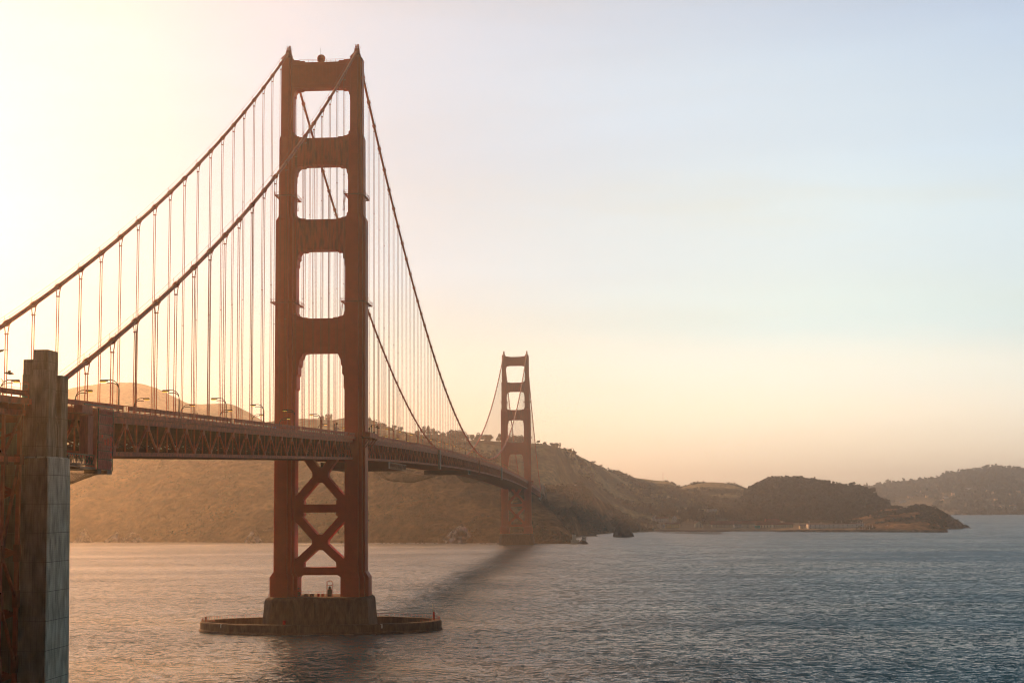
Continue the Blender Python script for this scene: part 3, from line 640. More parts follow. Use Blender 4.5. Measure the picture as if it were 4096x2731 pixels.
# fender: long pointed oval concrete ring round the near pier
def fender():
    A,B=46.6,24.3; n=120
    def oval(a,b,z): 
        o=[]
        for k in range(n):
            t=2*PI*k/n; x=math.cos(t); y=math.sin(t); o.append((a*math.copysign(abs(x)**.94,x),b*math.copysign(abs(y)**1.0,y),z))
        return o
    o=thing('pier_fender',(0,0,0),'long oval concrete fender wall ringing the base of the near tower pier','fender')
    m=MB(); W_=3.2
    rings=[oval(A+.5,B+.5,-2.5),oval(A+.5,B+.5,.3),oval(A,B,.9),oval(A,B,3.3),oval(A-.3,B-.3,3.6),oval(A-W_,B-W_+.6,3.6),oval(A-W_,B-W_+.6,-2.5)]
    m.loft(rings,cap=False); m.build('fender_wall',PIERC,o)
    m=MB()
    for k in range(n):
        t=2*PI*k/n
        if math.sin(t)>.05 or abs(math.cos(t))>.86:
            x,y,_=oval(A-.7,B-.7,0)[k]; m.beam((x,y,3.6),(x,y,4.8),.08)
    pr=oval(A-.7,B-.7,4.75)
    for k in range(n):
        t=2*PI*(k+.5)/n
        if math.sin(t)>.05 or abs(math.cos(t))>.86: m.beam(pr[k],pr[(k+1)%n],.07); q=Vector((0,0,-.5)); m.beam(Vector(pr[k])+q,Vector(pr[(k+1)%n])+q,.06)
    m.build('fender_railing',STEELW,o)
    for x in (-34.4,26.2):
        t=math.asin(max(-1,min(1,x/A))); y=-B*math.cos(t)-.12
        m=MB(); m.box((x-.6,y-.12,2.1),(x+.6,y+.2,3.5)); p=m.build('notice_plate',SIGNW,o)
        m=MB()
        for zz in (3.2,2.85,2.5): m.box((x-.3,y-.16,zz-.06),(x+.3,y-.12,zz+.06))
        m.build('marks',BLACK,p)
    m=MB(); m.beam((-44,-3,3.6),(-44,-3,5.4),.5); m.beam((-43.2,-6.0,4.5),(-38.5,-10.8,4.5),.14); m.beam((-43.2,-6.0,4.1),(-38.5,-10.8,4.1),.12); m.build('mooring_post',STEELW,o)
    q=thing('marker_beacon',(43.6,1,3.6),'small marker beacon with a leaning rod at the right tip of the fender','beacon')
    m=MB(); m.tube([(43.6,1,3.6),(43.6,1,6.4),(43.6,1,6.7)],[.35,.35,.1],10); m.build('lamp_body',TARPR,q)
    m=MB(); m.beam((43.9,1.5,3.6),(42.9,1.5,9.6),.14); m.beam((43.4,1.5,7.2),(43.9,1.5,6),.1); m.build('rod',YELLOW,q)
    m=MB(); m.tube([(-11,-15.6,2.6),(-11,-15.6,4.6)],.55,12); m.tube([(-11,-15.6,4.6),(-11,-15.6,4.7)],.6,12); tag(m.build('red_tank',TARPR),'small red tank between the near pier and the fender wall','tank')
fender()
# ------------------------------------------------------------------ concrete pylon at the left
def pylon():
    o=thing('concrete_pylon',(16,-348.6,0),'tall weathered concrete pylon with stepped art deco top at the left edge','pylon')
    XE=18.5
    def blk(m,x0,x1,y0,y1,z0,z1,c=.25):
        m.loft([[(x0,y0,z),(x1-0,y0,z),(x1,y1,z),(x0,y1,z)] for z in (z0,z1)])
    m=MB()
    # base shaft below the sill
    m.loft([[(13.6,-353.6-e,z),(XE+.25+e,-353.6-e,z),(XE+.25+e,-343.1+e,z),(13.6,-343.1+e,z)] for z,e in ((-3,.75),(20,.42),(53.2,.1),(55.6,.02),(55.9,-.28))])
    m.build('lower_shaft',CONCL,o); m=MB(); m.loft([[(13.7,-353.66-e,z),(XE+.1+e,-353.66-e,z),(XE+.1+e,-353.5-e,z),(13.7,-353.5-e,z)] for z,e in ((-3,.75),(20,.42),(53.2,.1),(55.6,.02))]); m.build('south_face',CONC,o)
    m=MB()
    m.box((13.9,-353.2,55.9),(XE-.9,-343.8,69.6))              # core
    m.box((15.2,-353.22,62),(XE,-349.9,70.35)); m.box((13.95,-353.24,55.88),(XE,-349.88,62))
    m.box((14.2,-347.15,55.86),(XE-.02,-343.78,69.85))        # north buttress
    m.prism_y([(XE-.95,64.2),(XE-.06,60.9),(XE-.06,55.9),(XE-.95,55.9)],-349.95,-348.9)
    m.prism_y([(XE-.95,64.2),(XE-.06,60.9),(XE-.06,55.9),(XE-.95,55.9)],-348.2,-347.1)
    m.build('upper_shaft',CONC,o)
    m=MB()
    m.box((14.75,-350.5,69),(17.2,-345.5,74.0)); m.box((12.85,-350.1,62),(15.1,-346.2,72.4)); m.box((15.0,-350.9,69.5),(15.5,-349.6,72.3))
    m.build('cap_block',CONC,o)
    m=MB(); m.box((16.55,-353.85,17),(16.75,-353.4,61.5)); m.box((18.2,-353.85,17),(18.4,-353.4,61.5)); m.box((16.55,-353.85,61.3),(18.4,-353.4,61.5)); m.build('panel_frame',CONC,o)
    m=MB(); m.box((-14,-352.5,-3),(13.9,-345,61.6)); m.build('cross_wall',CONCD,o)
    # west twin
    m=MB(); m.loft([[(-18.7-e,-353.6,z),(-13.9,-353.6,z),(-13.9,-343.1,z),(-18.7-e,-343.1,z)] for z,e in ((-3,.6),(55,.0),(69,-.2))]); m.build('west_shaft',CONC,o)
    m=MB(); m.loft([[(-17.6,-352.7,z),(-13,-352.7,z),(-13,-346,z),(-17.6,-346,z)] for z in (69,73.5)]); m.build('west_cap',CONC,o)
pylon()
# steel approach span on the left of the pylon
def approach():
    o=thing('steel_arch_span',(14,-380,0),'red steel approach span with laced columns left of the concrete pylon','bridge span')
    za=lambda y: 63.0+.025*(y+355)
    ze=-354.0; ys_=[-349.6-7.6*k*0.97 for k in range(0,14)]
    ys_=[-348.6-.4-7.3*k for k in range(0,14)]
    m=MB(); web=MB(); cols=MB()
    for sx in (1,-1):
        x=sx*14.2
        a,b=-347.0,-450
        if sx>0: a=-354.2
        m.box((x-.9,b,63.0-.45),(x+.9,-347.2 if sx<0 else -346.6,63.0)) if False else None
        m.beam((x,-353.9 if sx<0 else -354.0,63.1),(x,b,60.8),1.3,.9)
        m.beam((x,-354.0,55.4),(x,b,53.2),.9,.9)
        for k in range(13):
            y=-354.6-7.1*k; t=(y+354)/96*-2.3*-1
            zt_=63.0+(y+354)*.0235; zb_=55.3+(y+354)*.0225
            cols.beam((x,y,zt_),(x,y,-2),.62 if k%2==0 else .42,.75)
            web.beam((x,y,zt_-.5),(x,y-7.1*(1),zb_+.3),.36,.4) if k%2==0 else web.beam((x,y,zb_+.3),(x,y-7.1,zt_-.6),.36,.4)
            web.box((x-.5,y-.9,zb_-.8),(x+.5,y+.9,zb_+.9))
            if k<12:
                # big lower panels
                for z0,z1 in ((55,40),(40,32.5),(32.5,22),(22,8)):
                    if (k+int(z0))%2: web.beam((x,y,z0),(x,y-7.1,z1),.42,.5)
                    else: web.beam((x,y-7.1,z0),(x,y,z1),.42,.5)
                for zz in (40,32.5,22): web.box((x-.45,y-.55,zz-1.4),(x+.45,y+.55,zz+1.4))
    for k in range(13):
        y=-354.6-7.1*k
        for z0,z1 in ((60,50),(50,40),(40,30),(30,20),(20,10)):
            web.beam((-14,y,z0),(14,y,z1),.5,.4); web.beam((14,y,z0),(-14,y,z1),.5,.4); web.beam((-14,y,z1),(14,y,z1),.5,.6)
            web.box((-1.6,y-.3,(z0+z1)/2-1.6),(1.6,y+.3,(z0+z1)/2+1.6))
            for s0 in(-1,1): web.beam((s0*9.5,y,z0+3),(s0*9.5,y,z1+3),.35,.35); web.box((s0*11-1,y-.25,z1-1.1),(s0*11+1,y+.25,z1+1.1))
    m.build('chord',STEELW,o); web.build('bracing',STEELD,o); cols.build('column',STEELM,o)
    m=MB(); zr=lambda y: 65.6+.024*(y+354)
    m.add([(-14.4,-353.9,64.6),(15.6,-353.9,64.6),(15.6,-455,62.2),(-14.4,-455,62.2),(-14.4,-353.9,65.3),(15.6,-353.9,65.3),(15.6,-455,62.9),(-14.4,-455,62.9)],[(0,3,2,1),(4,5,6,7),(0,1,5,4),(1,2,6,5),(2,3,7,6),(3,0,4,7)])
    for k in range(14): y=-355-7.1*k; m.box((-14,y-.2,62.9),(15,y+.2,64.6))
    m.beam((15.6,-353.9,64.95),(15.6,-455,62.55),.5,.9)
    m.build('deck_floor',STEELW,o)
    for sx in (15.4,-14.2):
        m=MB()
        for k in range(26):
            y=-354.2-3.81*k; z=zr(y)-.3; m.beam((sx,y,z-1),(sx,y,z+1.4),.17)
            m.beam((sx,y,z+.95),(sx,y-3.81,zr(y-3.81)-.3+.95),.08,.78); m.beam((sx,y,z+1.4),(sx,y-3.81,zr(y-3.81)-.3+1.4),.15,.12); m.beam((sx,y,z+.2),(sx,y-3.81,zr(y-3.81)-.3+.2),.1,.12)
            # curved fence above
            if sx>0:
                m.tube([(sx,y,z+1.4),(sx,y,z+2.6),(sx-.25,y,z+2.85),(sx-.9,y,z+2.95)],.05,5)
                for zz in (1.75,2.5): m.beam((sx,y,z+zz),(sx,y-3.81,zr(y-3.81)-.3+zz),.05)
        m.build('railing',STEELW,o)
approach()
# ------------------------------------------------------------------ lamps
def lamp(x,y,face,label,group):
    z=zt(y)+1.1; o=thing('street_lamp',(x,y,z),label,'street lamp',group)
    m=MB(); H=7.0
    m.tube([(x,y,z),(x,y,z+.5),(x,y,z+H-2)],[.2,.16,.13],8)
    for r,e in ((1.9,0),(1.35,-.12)):
        m.tube([(x+face*(r-r*math.cos(t)),y,z+H-2+r*math.sin(t)+e) for t in [PI/2*k/6 for k in range(7)]]+[(x+face*2.6,y,z+H-2+r+e)],.09,6)
    m.build('post',DARK,o)
    xx=x+face*3.2; zz=z+H-.55
    m=MB(); m.loft([[(xx-.85,y-.28,zz+.15),(xx+.85,y-.28,zz+.15),(xx+.85,y+.28,zz+.15),(xx-.85,y+.28,zz+.15)],[(xx-.7,y-.2,zz+.5),(xx+.75,y-.2,zz+.5),(xx+.75,y+.2,zz+.5),(xx-.7,y+.2,zz+.5)]]); hd_=m.build('lamp_head',DARK,o)
    m=MB(); m.cbox((xx+face*.15,y,zz+.03),(1.1,.44,.22)); m.build('lens',LAMPG,hd_)
ORD=['first','second','third','fourth','fifth','sixth','seventh','eighth','ninth','tenth','eleventh','twelfth','thirteenth','fourteenth','fifteenth','sixteenth','seventeenth','eighteenth','nineteenth','twentieth','twenty-first','twenty-second','twenty-third','twenty-fourth','twenty-fifth','twenty-sixth','twenty-seventh','twenty-eighth','twenty-ninth','thirtieth','thirty-first','thirty-second','thirty-third']
ye=[-293.3+45.72*k for k in range(0,6)]; 
for i,y in enumerate(ye): lamp(11.6,y,-1,'tall double-curved lamp arching left over the deck, %s from the concrete pylon'%ORD[i],'lamps on the near side of the side span')
for i,y in enumerate([-252.0+45.72*k for k in range(0,6)]): lamp(-11.6,y,1,'lamp arching right from the far side of the deck, %s from the concrete pylon'%ORD[i],'lamps on the far side of the side span')
for i in range(26): lamp(11.6,32+45.72*i,-1,'main span lamp on the near side, %s beyond the near tower'%ORD[i],'lamps on the near side of the main span')
for i in range(24): lamp(-11.6,55+45.72*i,1,'main span lamp on the far side of the roadway, %s beyond the near tower'%ORD[i],'lamps on the far side of the main span')
# lamps on the approach, left edge
lamp(11.9,-359.5,-1,'lamp arching left just behind the concrete pylon','lamps at the left edge'); lamp(-11.6,-297.7,1,'lamp arching right at the left edge of the picture above the approach','lamps at the left edge')
# posts with round heads, signs
def ball_post(x,y,h,label):
    z=zt(y)+1.1; o=thing('camera_post',(x,y,z),label,'camera post','posts with round heads by the near tower')
    m=MB(); m.beam((x,y,z),(x,y,z+h),.2); m.build('post',DARK,o); m=MB(); m.sphere((x,y,z+h+.25),.42,12,8); m.tube([(x,y,z+h+.5),(x,y,z+h+.8)],[.35,.1],8); m.build('round_head',DARK,o,smooth=True)
for x,y,h,l in ((9.8,-22,4.4,'dark post with a round head left of the near tower leg'),(16.9,12,3.3,'short post with a round head just right of the near tower leg'),(17.8,11.5,4.2,'tallest round-headed post right of the near tower leg'),(17.6,20,1.9,'lowest round-headed post right of the near tower leg'),(18.9,22,3.7,'round-headed post beside the rightmost one at the tower platform'),(20.3,10,3.9,'rightmost round-headed post at the tower platform')): ball_post(x,y,h,l)
def text(s,loc,size,m,parent,name='lettering'):
    cu=bpy.data.curves.new(name,'FONT'); cu.body=s; cu.size=size; cu.extrude=.01; cu.align_x='CENTER'; cu.align_y='CENTER'; cu.space_line=.9
    t=bpy.data.objects.new(name,cu); col.objects.link(t); t.rotation_euler=(PI/2,0,0)
    bpy.context.view_layer.update(); me=bpy.data.meshes.new_from_object(t); bpy.data.objects.remove(t)
    o=bpy.data.objects.new(name,me); me.materials.clear(); me.materials.append(m); col.objects.link(o); o.parent=parent; w_=wloc(parent)
    o.location=(loc[0]-w_[0],loc[1]-w_[1],loc[2]-w_[2]); o.rotation_euler=(PI/2,0,0); return o
y=-24; z=zt(y)+1.1
o=thing('speed_sign',(9.9,y,z),'white speed limit sign on a post beside the right tower leg','sign'); m=MB(); m.beam((9.2,y,z),(9.2,y,z+4.6),.28); m.build('post',DARK,o)
m=MB(); m.box((9.45,y-.1,z+1.6),(10.45,y-.04,z+3.6)); p=m.build('panel',SIGNW,o); text('SPEED\nLIMIT',(9.95,y-.13,z+3.05),.34,BLACK,p); text('45',(9.95,y-.13,z+2.1),.85,BLACK,p)
y=-40; z=zt(y)+1.1; o=thing('blue_sign',(-9.9,y,z),'blue notice sign on the far kerb in front of the left tower leg','sign'); m=MB(); m.beam((-9.9,y,z),(-9.9,y,z+1.5),.2); m.build('post',DARK,o)
m=MB(); m.box((-10.4,y-.08,z+1.3),(-9.4,y,z+3.3)); p=m.build('panel',SIGNB,o)
m=MB(); 
for k in range(4): m.box((-10.2,y-.12,z+1.7+k*.36),(-9.6,y-.08,z+1.78+k*.36))
m.build('white_lines',SIGNW,p); m=MB(); m.box((-10.4,y-.08,z+.75),(-9.4,y,z+1.25)); m.build('yellow_plate',YELLOW,o)
# ------------------------------------------------------------------ containment, travellers and nets
def net(name,parent,pts_top,y_a,y_b,sag,xa,xb,zf,nu=40,nv=16):
    m=MB(); G=[[None]*(nv+1) for _ in range(nu+1)]
    for i in range(nu+1):
        u=i/nu; y=y_a+(y_b-y_a)*u
        env=min(1,(u*6)**.6,((1-u)*2.2)**.8)
        for j in range(nv+1):
            v=j/nv; x=xa+(xb-xa)*v; z=zf(y)-sag*env*(math.sin(PI*v)**.55)
            G[i][j]=(x,y,z)
    r=.022
    for i in range(nu):
        for j in range(nv):
            m.tube([G[i][j],G[i+1][j+1]],r,3,cap=False); m.tube([G[i+1][j],G[i][j+1]],r,3,cap=False)
    for j in (0,nv//2,nv): m.tube([G[i][j] for i in range(nu+1)],.06,5)
    return m.build(name,NETM,parent)
def lattice(m,x0,x1,y0,y1,z0,z1,w=.1,n=14):
    for x in (x0,x1):
        m.beam((x,y0,z0),(x,y1,z0),w*1.6); m.beam((x,y0,z1),(x,y1,z1),w*1.6)
        for k in range(n):
            a=y0+(y1-y0)*k/n; b=y0+(y1-y0)*(k+1)/n
            m.beam((x,a,z0),(x,b,z1),w) if k%2 else m.beam((x,a,z1),(x,b,z0),w); m.beam((x,a,z0),(x,a,z1),w)
    for k in range(n+1): a=y0+(y1-y0)*k/n; m.beam((x0,a,z0),(x1,a,z0),w)
o=thing('containment_scaffold',(16,-318,55),'burgundy tarpaulin enclosure hung on the outside of the truss near the pylon','scaffold')
m=MB()                                                    # pleated tarp bays
ya,yb=-323.2,-314.4; zs_=[54.4,56.3,57.9,59.4,61.0,62.8,64.6,65.8]
for k in range(7):
    n_=36; R1=[];R2=[];R3=[]
    for i in range(n_+1):
        yy=(ya if k<6 else ya+1.6)+(yb-(ya if k<6 else ya+1.6))*i/n_; f=.10*math.sin(i*1.35+k)+.06*math.sin(i*2.9+k*2)+.04*math.sin(i*5.1)
        R1.append((17.0+f*.4,yy,zs_[k]+.04)); R2.append((17.15+f,yy,(zs_[k]+zs_[k+1])/2)); R3.append((17.0+f*.4,yy,zs_[k+1]-.04))
    for A_,B_ in ((R1,R2),(R2,R3)):
        b0=len(m.v); m.v+= [tuple(map(float,p)) for p in A_+B_]; q=len(A_)
        m.f+=[(b0+i,b0+i+1,b0+q+i+1,b0+q+i) for i in range(q-1)]
for k in range(7): 
    pass
m.add([(17.0,ya,54.4),(14.8,ya,54.4),(14.8,ya,65.2),(17.0,ya,65.2)],[(0,1,2,3)]); m.add([(17.0,yb,54.4),(14.8,yb,54.4),(14.8,yb,65.8),(17.0,yb,65.8)],[(0,1,2,3)]); m.add([(17.0,ya,65.75),(14.8,ya,65.75),(14.8,yb,65.75),(17.0,yb,65.75)],[(0,1,2,3)])
m.build('tarpaulin',TARP,o,smooth=True)
m=MB()
for z in zs_: m.beam((17.22,ya,z),(17.22,yb,z),.09)
m.beam((17.2,ya,54.2),(17.2,ya,65.6),.16); m.beam((17.2,yb,54.2),(17.2,yb,65.9),.14); m.box((14.6,yb-3.2,53.6),(17.2,yb-.2,54.3)); m.box((14.6,ya,53.6),(17.2,ya+2.2,54.4)); m.beam((17.1,-331,66.0),(17.1,yb,66.3),.25)
m.build('frame_bars',DARK,o)
m=MB(); 
for (y0_,y1_,z0_,z1_) in ((-330.5,-324.8,64.5,65.9),(-327.2,-324.2,56.5,64.2)): m.box((15.0,y0_,z0_),(16.6,y1_,z1_))
m.build('rolled_tarpaulin',TARP,o)
m=MB()
for (a,b,c,d) in ((-319.6,-318.7,59.0,60.0),(-318.0,-317.0,58.9,60.3),(-316.4,-315.1,58.8,60.6),(-316.2,-315.0,57.9,58.6),(-321.4,-320.7,60.3,60.9),(-316.2,-315.0,56.6,57.6)): m.box((17.24,a,c),(17.30,b,d))
m.build('red_patch',TARPR,o)
o=thing('maintenance_platform',(0,-330,54),'lattice maintenance platform hung under the truss beside the concrete pylon','platform')
m=MB(); lattice(m,-14,16.6,-343,-323.4,55.2,56.9,.14,14); m.beam((16.6,-343,54.9),(16.6,-314,54.4),.25); m.box((-14,-332,54.3),(16.8,-320,54.75)); m.build('lattice_truss',DARK,o)
net('safety_net',o,None,-344,-315.5,2.6,16.6,9.0,lambda y:54.0)
tf=lambda y:zb(y)-1.0
for (ya,yb,nb,lab) in ((76,215,285,'long maintenance platform and net slung under the main span, nearest the near tower'),(462,520,640,'smaller maintenance platform and net slung under the middle of the main span')):
    o=thing('maintenance_platform',(0,ya,60),lab,'platform','platforms under the main span')
    m=MB(); n_=20 if ya<100 else 10; z1=zb(ya)-.4; z0=z1-2.6
    lattice(m,-14,15.6,ya,ya+ (60 if ya<100 else 20),z0,z1,.18,n_); m.box((-14,ya-1,z0-.2),(15.8,ya+2.5,z1)); m.build('lattice_truss',DARK,o)
    net('safety_net',o,None,ya+2,nb,5.2,16.4,6,lambda y:min(z0+.3,zb(y)-1.2),50,12)
for y,w_,lab in ((286,7,'pale vertical tarpaulin strip on the near truss of the main span, nearest the near tower'),(800,9,'pale vertical tarpaulin strip on the near truss close to the far tower'),(560,2.5,'thin dark vertical scaffold strip midway along the main span truss')):
    o=thing('scaffold_strip',(15.5,y,zb(y)),lab,'scaffold','scaffold strips on the truss'); m=MB()
    z0=zb(y)-2.0; z1=zt(y)+1.2; nb=8
    for k in range(nb): a=z0+(z1-z0)*k/nb; b=z0+(z1-z0)*(k+1)/nb; m.box((14.9,y-w_/2,a+.06),(15.9,y+w_/2,b-.06))
    m.build('sheet',simple('faded_tarpaulin',(.36,.2,.16),.7,scale=.6) if w_>3 else STEELW,o); m=MB(); m.beam((15.4,y-w_/2-.1,z0),(15.4,y-w_/2-.1,z1),.3); m.beam((15.4,y+w_/2+.1,z0),(15.4,y+w_/2+.1,z1),.3); m.build('frame',DARK,o)
# ------------------------------------------------------------------ north end of the bridge
m=MB()
o=thing('concrete_pylon',(13,MAIN+343,40),'pale concrete pylon pair at the far end of the bridge on the cliff','pylon')
for sx in (1,-1):
    m=MB(); m.loft([[(sx*15-3.5-e,MAIN+340,z),(sx*15+3.5+e,MAIN+340,z),(sx*15+3.5+e,MAIN+352,z),(sx*15-3.5-e,MAIN+352,z)] for z,e in ((20,1.4),(60,.3),(64,0),(72,-.3),(74.5,-1.2),(76,-1.3))])
    m.build('shaft',CONCL,o)
    m=MB(); m.box((sx*15-1.2,MAIN+339.6,30),(sx*15+1.2,MAIN+340.2,62)); m.build('face_panel',CONC,o)
o=thing('concrete_pylon',(13,MAIN+440,40),'second concrete pylon pair behind the first at the far end of the bridge','pylon')
for sx in (1,-1):
    m=MB(); m.loft([[(sx*15-3-e,MAIN+430,z),(sx*15+3+e,MAIN+430,z),(sx*15+3+e,MAIN+440,z),(sx*15-3-e,MAIN+440,z)] for z,e in ((20,1),(60,.3),(72,-.3),(73.5,-1.1))]); m.build('shaft',CONC,o)
m=MB(); m.box((-13,MAIN+352,60),(13.5,MAIN+430,62.4)); m.box((-13,MAIN+440,59.5),(13.5,MAIN+520,61.6))
o=thing('approach_viaduct',(0,MAIN+352,60),'short orange approach deck between the far pylons','viaduct'); m.build('girder',STEELW,o)
m=MB()
for s0 in (-13,13.4):
    for k in range(20): m.beam((s0,MAIN+352+4*k,62.4),(s0,MAIN+352+4*k,63.8),.2)
    m.beam((s0,MAIN+352,63.8),(s0,MAIN+430,63.8),.2)
m.build('railing',STEELW,o)
# ------------------------------------------------------------------ rocks
def rock(name,c,rx,ry,h,mt,label,seed,peak=(0,0),pw=1.0):
    n,mr=48,22; V=[];F=[]
    cph=seed*3.7
    for i in range(mr+1):
        t=i/mr; r=1-t
        for k in range(n):
            a=2*PI*k/n; rr=r*(1+.22*(vn(np.array(3+2*math.cos(a)+cph),np.array(3+2*math.sin(a)+t*3))-.5)*2)
            x=rx*rr*math.cos(a)+peak[0]*t*rx; y=ry*rr*math.sin(a)+peak[1]*t*ry
            z=h*(t**pw)*(1+.0)+(ridged(np.array((c[0]+x)/7+cph),np.array((c[1]+y)/7),4)-.6)*h*.35*math.sin(PI*min(1,t+.1))
            V.append((c[0]+x,c[1]+y,c[2]-1.5*(1-t)+float(z)))
    for i in range(mr):
        for k in range(n): F.append((i*n+k,i*n+(k+1)%n,(i+1)*n+(k+1)%n,(i+1)*n+k))
    o=mesh_np(name,np.array(V),np.array(F),mt,None,smooth=False); return tag(o,label,'rock')
p=on_z(2497,2146,0); rock('sea_rock',p,16,12,26,ROCK,'steep pointed sea rock standing alone in the bay right of the far tower',1,(-.1,0),.8)
p=on_z(1830,2170,0); rock('sea_rock',p,22,15,24,GUANO,'large white-streaked rock at the waterline left of the far tower pier',2,(.25,.2),.75)
p=on_z(1010,2170,0); rock('shore_rock',(p[0],p[1]+6,0),13,10,19,GUANO,'white-streaked shore rock seen just left of the near tower',3,(0,.2),.8)
p=on_z(330,2168.5,0); rock('shore_rock',(p[0],p[1]+6,0),14,10,19,GUANO,'white-streaked shore rock closest to the concrete pylon',4,(0,.2),.8)
p=on_z(452,2168.5,0); rock('shore_rock',(p[0],p[1]+6,0),16,10,14,GUANO,'broad white-streaked shore rock second from the concrete pylon',5,(.2,.2),.8)
p=on_z(530,2168.5,0); rock('shore_rock',(p[0],p[1]+6,0),16,10,15,GUANO,'white-streaked shore rock third from the concrete pylon',6,(-.2,.2),.8)
p=on_z(2245,2170,0); rock('sea_rock',p,16,8,9,ROCK,'low dark rock ridge between the far pier and the small lighthouse',7,(.1,0),.7)
p=on_z(2330,2174,0); rock('sea_rock',(p[0],p[1],0),7,6,6,ROCK,'reddish rock under the small white lighthouse',8,(0,0),.6); LP=p
p=on_z(2360,2146,0); rock('sea_rock',(p[0],p[1]+40,0),14,6,4,ROCK,'low flat reef behind the small lighthouse',9,(0,0),.7)
p=on_z(3815,2114,0); rock('sea_rock',p,16,14,15,ROCK,'rounded rock at the tip of the wooded point',10,(0,0),.5)
p=on_z(3862,2111,0); rock('sea_rock',p,14,8,3,ROCK,'tiny low rocks off the very tip of the point',11,(0,0),.7)
o=thing('lighthouse',(LP[0],LP[1],4),'small white lighthouse building on the rock at the cliff foot','lighthouse')
x,y=LP[0]+2,LP[1]
m=MB(); m.box((x-2.6,y-2.5,4),(x+2.6,y+2.5,8.6)); m.box((x-2.9,y-2.8,8.6),(x+2.9,y+2.8,9.0)); m.build('wall',WHITE,o)
m=MB(); m.box((x-1.4,y-2.62,5.4),(x-.5,y-2.5,7.6)); m.box((x+.4,y-2.62,5.4),(x+1.4,y-2.5,7.6)); m.build('window',GLASS,o)
m=MB(); m.tube([(x,y,9),(x,y,10.3),(x,y,10.9)],[.6,.6,.1],10); m.build('lantern',DARK,o)
o=thing('keepers_block',(LP[0]-10,LP[1]+6,3),'square pale ruined block left of the small lighthouse','building'); m=MB(); m.box((LP[0]-12.5,LP[1]+4,1),(LP[0]-8,LP[1]+9,11.0)); m.box((LP[0]-14,LP[1]+2,0),(LP[0]-4,LP[1]+8,4.6)); m.build('wall',CREAM,o)
m=MB(); m.box((LP[0]-12.8,LP[1]+3.7,11.0),(LP[0]-7.7,LP[1]+9.3,11.6)); m.build('roof',ROOFG,o)
# ------------------------------------------------------------------ trees
def crown_mesh(name,seed,n=520,shape='round',mt=LEAF):
    r=np.random.default_rng(seed); V=[];F=[]
    lobes=[]
    nl=9 if shape=='round' else 14
    for k in range(nl):
        a=r.random()*2*PI; q=r.random()**.5*.62
        z=.25+.62*r.random(); 
        lobes.append((math.cos(a)*q,math.sin(a)*q,z,.20+.20*r.random()))
    if shape=='cone': lobes=[(r.normal()*.05,r.normal()*.05,.12+.8*k/12,.34*(1-k/13)+.05) for k in range(13)]
    if shape=='flat': lobes=[(math.cos(a)*q,math.sin(a)*q,.3+.6*r.random(),.16+.12*r.random()) for a,q in [(r.random()*6.28,r.random()**.5*.6) for _ in range(13)]]
    for k in range(n):
        lx,ly,lz,lr=lobes[r.integers(len(lobes))]
        d=r.normal(size=3); d/=np.linalg.norm(d); rad=lr*(.55+.5*r.random()**.5)
        c=np.array([lx,ly,lz])+d*rad*np.array([1,1,.75])
        s=.045+.06*r.random(); a=r.normal(size=3); a/=np.linalg.norm(a); b=np.cross(a,r.normal(size=3)); b/=np.linalg.norm(b); e=np.cross(a,b)
        o=len(V); V+= [c+b*s,c+e*s*.8-b*s*.4,c-b*s*.7-e*s*.5,c-e*s*.9+b*s*.3]; F.append((o,o+1,o+2,o+3))
    me=bpy.data.meshes.new(name); me.from_pydata([tuple(map(float,v)) for v in V],[],F); me.materials.append(mt); return me
def trunk_mesh(seed):
    r=random.Random(seed); m=MB(); m.tube([(0,0,-.08),(.01,0,.15),(.02,.01,.45),(0,.02,.7)],[.05,.038,.025,.01],7)
    for k in range(5):
        a=r.random()*6.28; z=.22+.1*k; m.tube([(0,0,z),(math.cos(a)*.2,math.sin(a)*.2,z+.15),(math.cos(a)*.36,math.sin(a)*.36,z+.24)],[.02,.013,.006],5)
    me=bpy.data.meshes.new('trunk'); me.from_pydata(m.v,[],m.f); me.materials.append(BARK); return me
CR_={'round':[crown_mesh('crown',i,620) for i in range(4)],'cone':[crown_mesh('crown',20+i,420,'cone') for i in range(2)],'flat':[crown_mesh('crown',30+i,480,'flat',LEAF2) for i in range(3)]}
TK=[trunk_mesh(i) for i in range(3)]
def tree(p,h,w_,shape,label,group):
    o=thing('tree' if shape!='cone' else 'conifer',tuple(map(float,p)),label,'tree',group); o.rotation_euler.z=random.random()*6; h*=random.uniform(.8,1.2); w_*=random.uniform(.8,1.25)
    me=random.choice(CR_[shape]); c=bpy.data.objects.new('crown',me); col.objects.link(c); c.parent=o; c.scale=(w_,w_,h)
    t=bpy.data.objects.new('trunk',random.choice(TK)); col.objects.link(t); t.parent=o; t.scale=(w_,w_,h)
def ground_at(name,px,D=None,frac=None):
    V,xs,t,rows=LAND[name]; i=int(np.clip(round((px-xs[0])/(xs[1]-xs[0])),0,len(xs)-1))
    j=int(frac*(rows-1)) if frac is not None else None
    if D is not None:
        dd=np.hypot(V[i,:,0]-CP[0],V[i,:,1]-CP[1]); j=int(np.argmin(abs(dd-D)))
    return V[i,j]
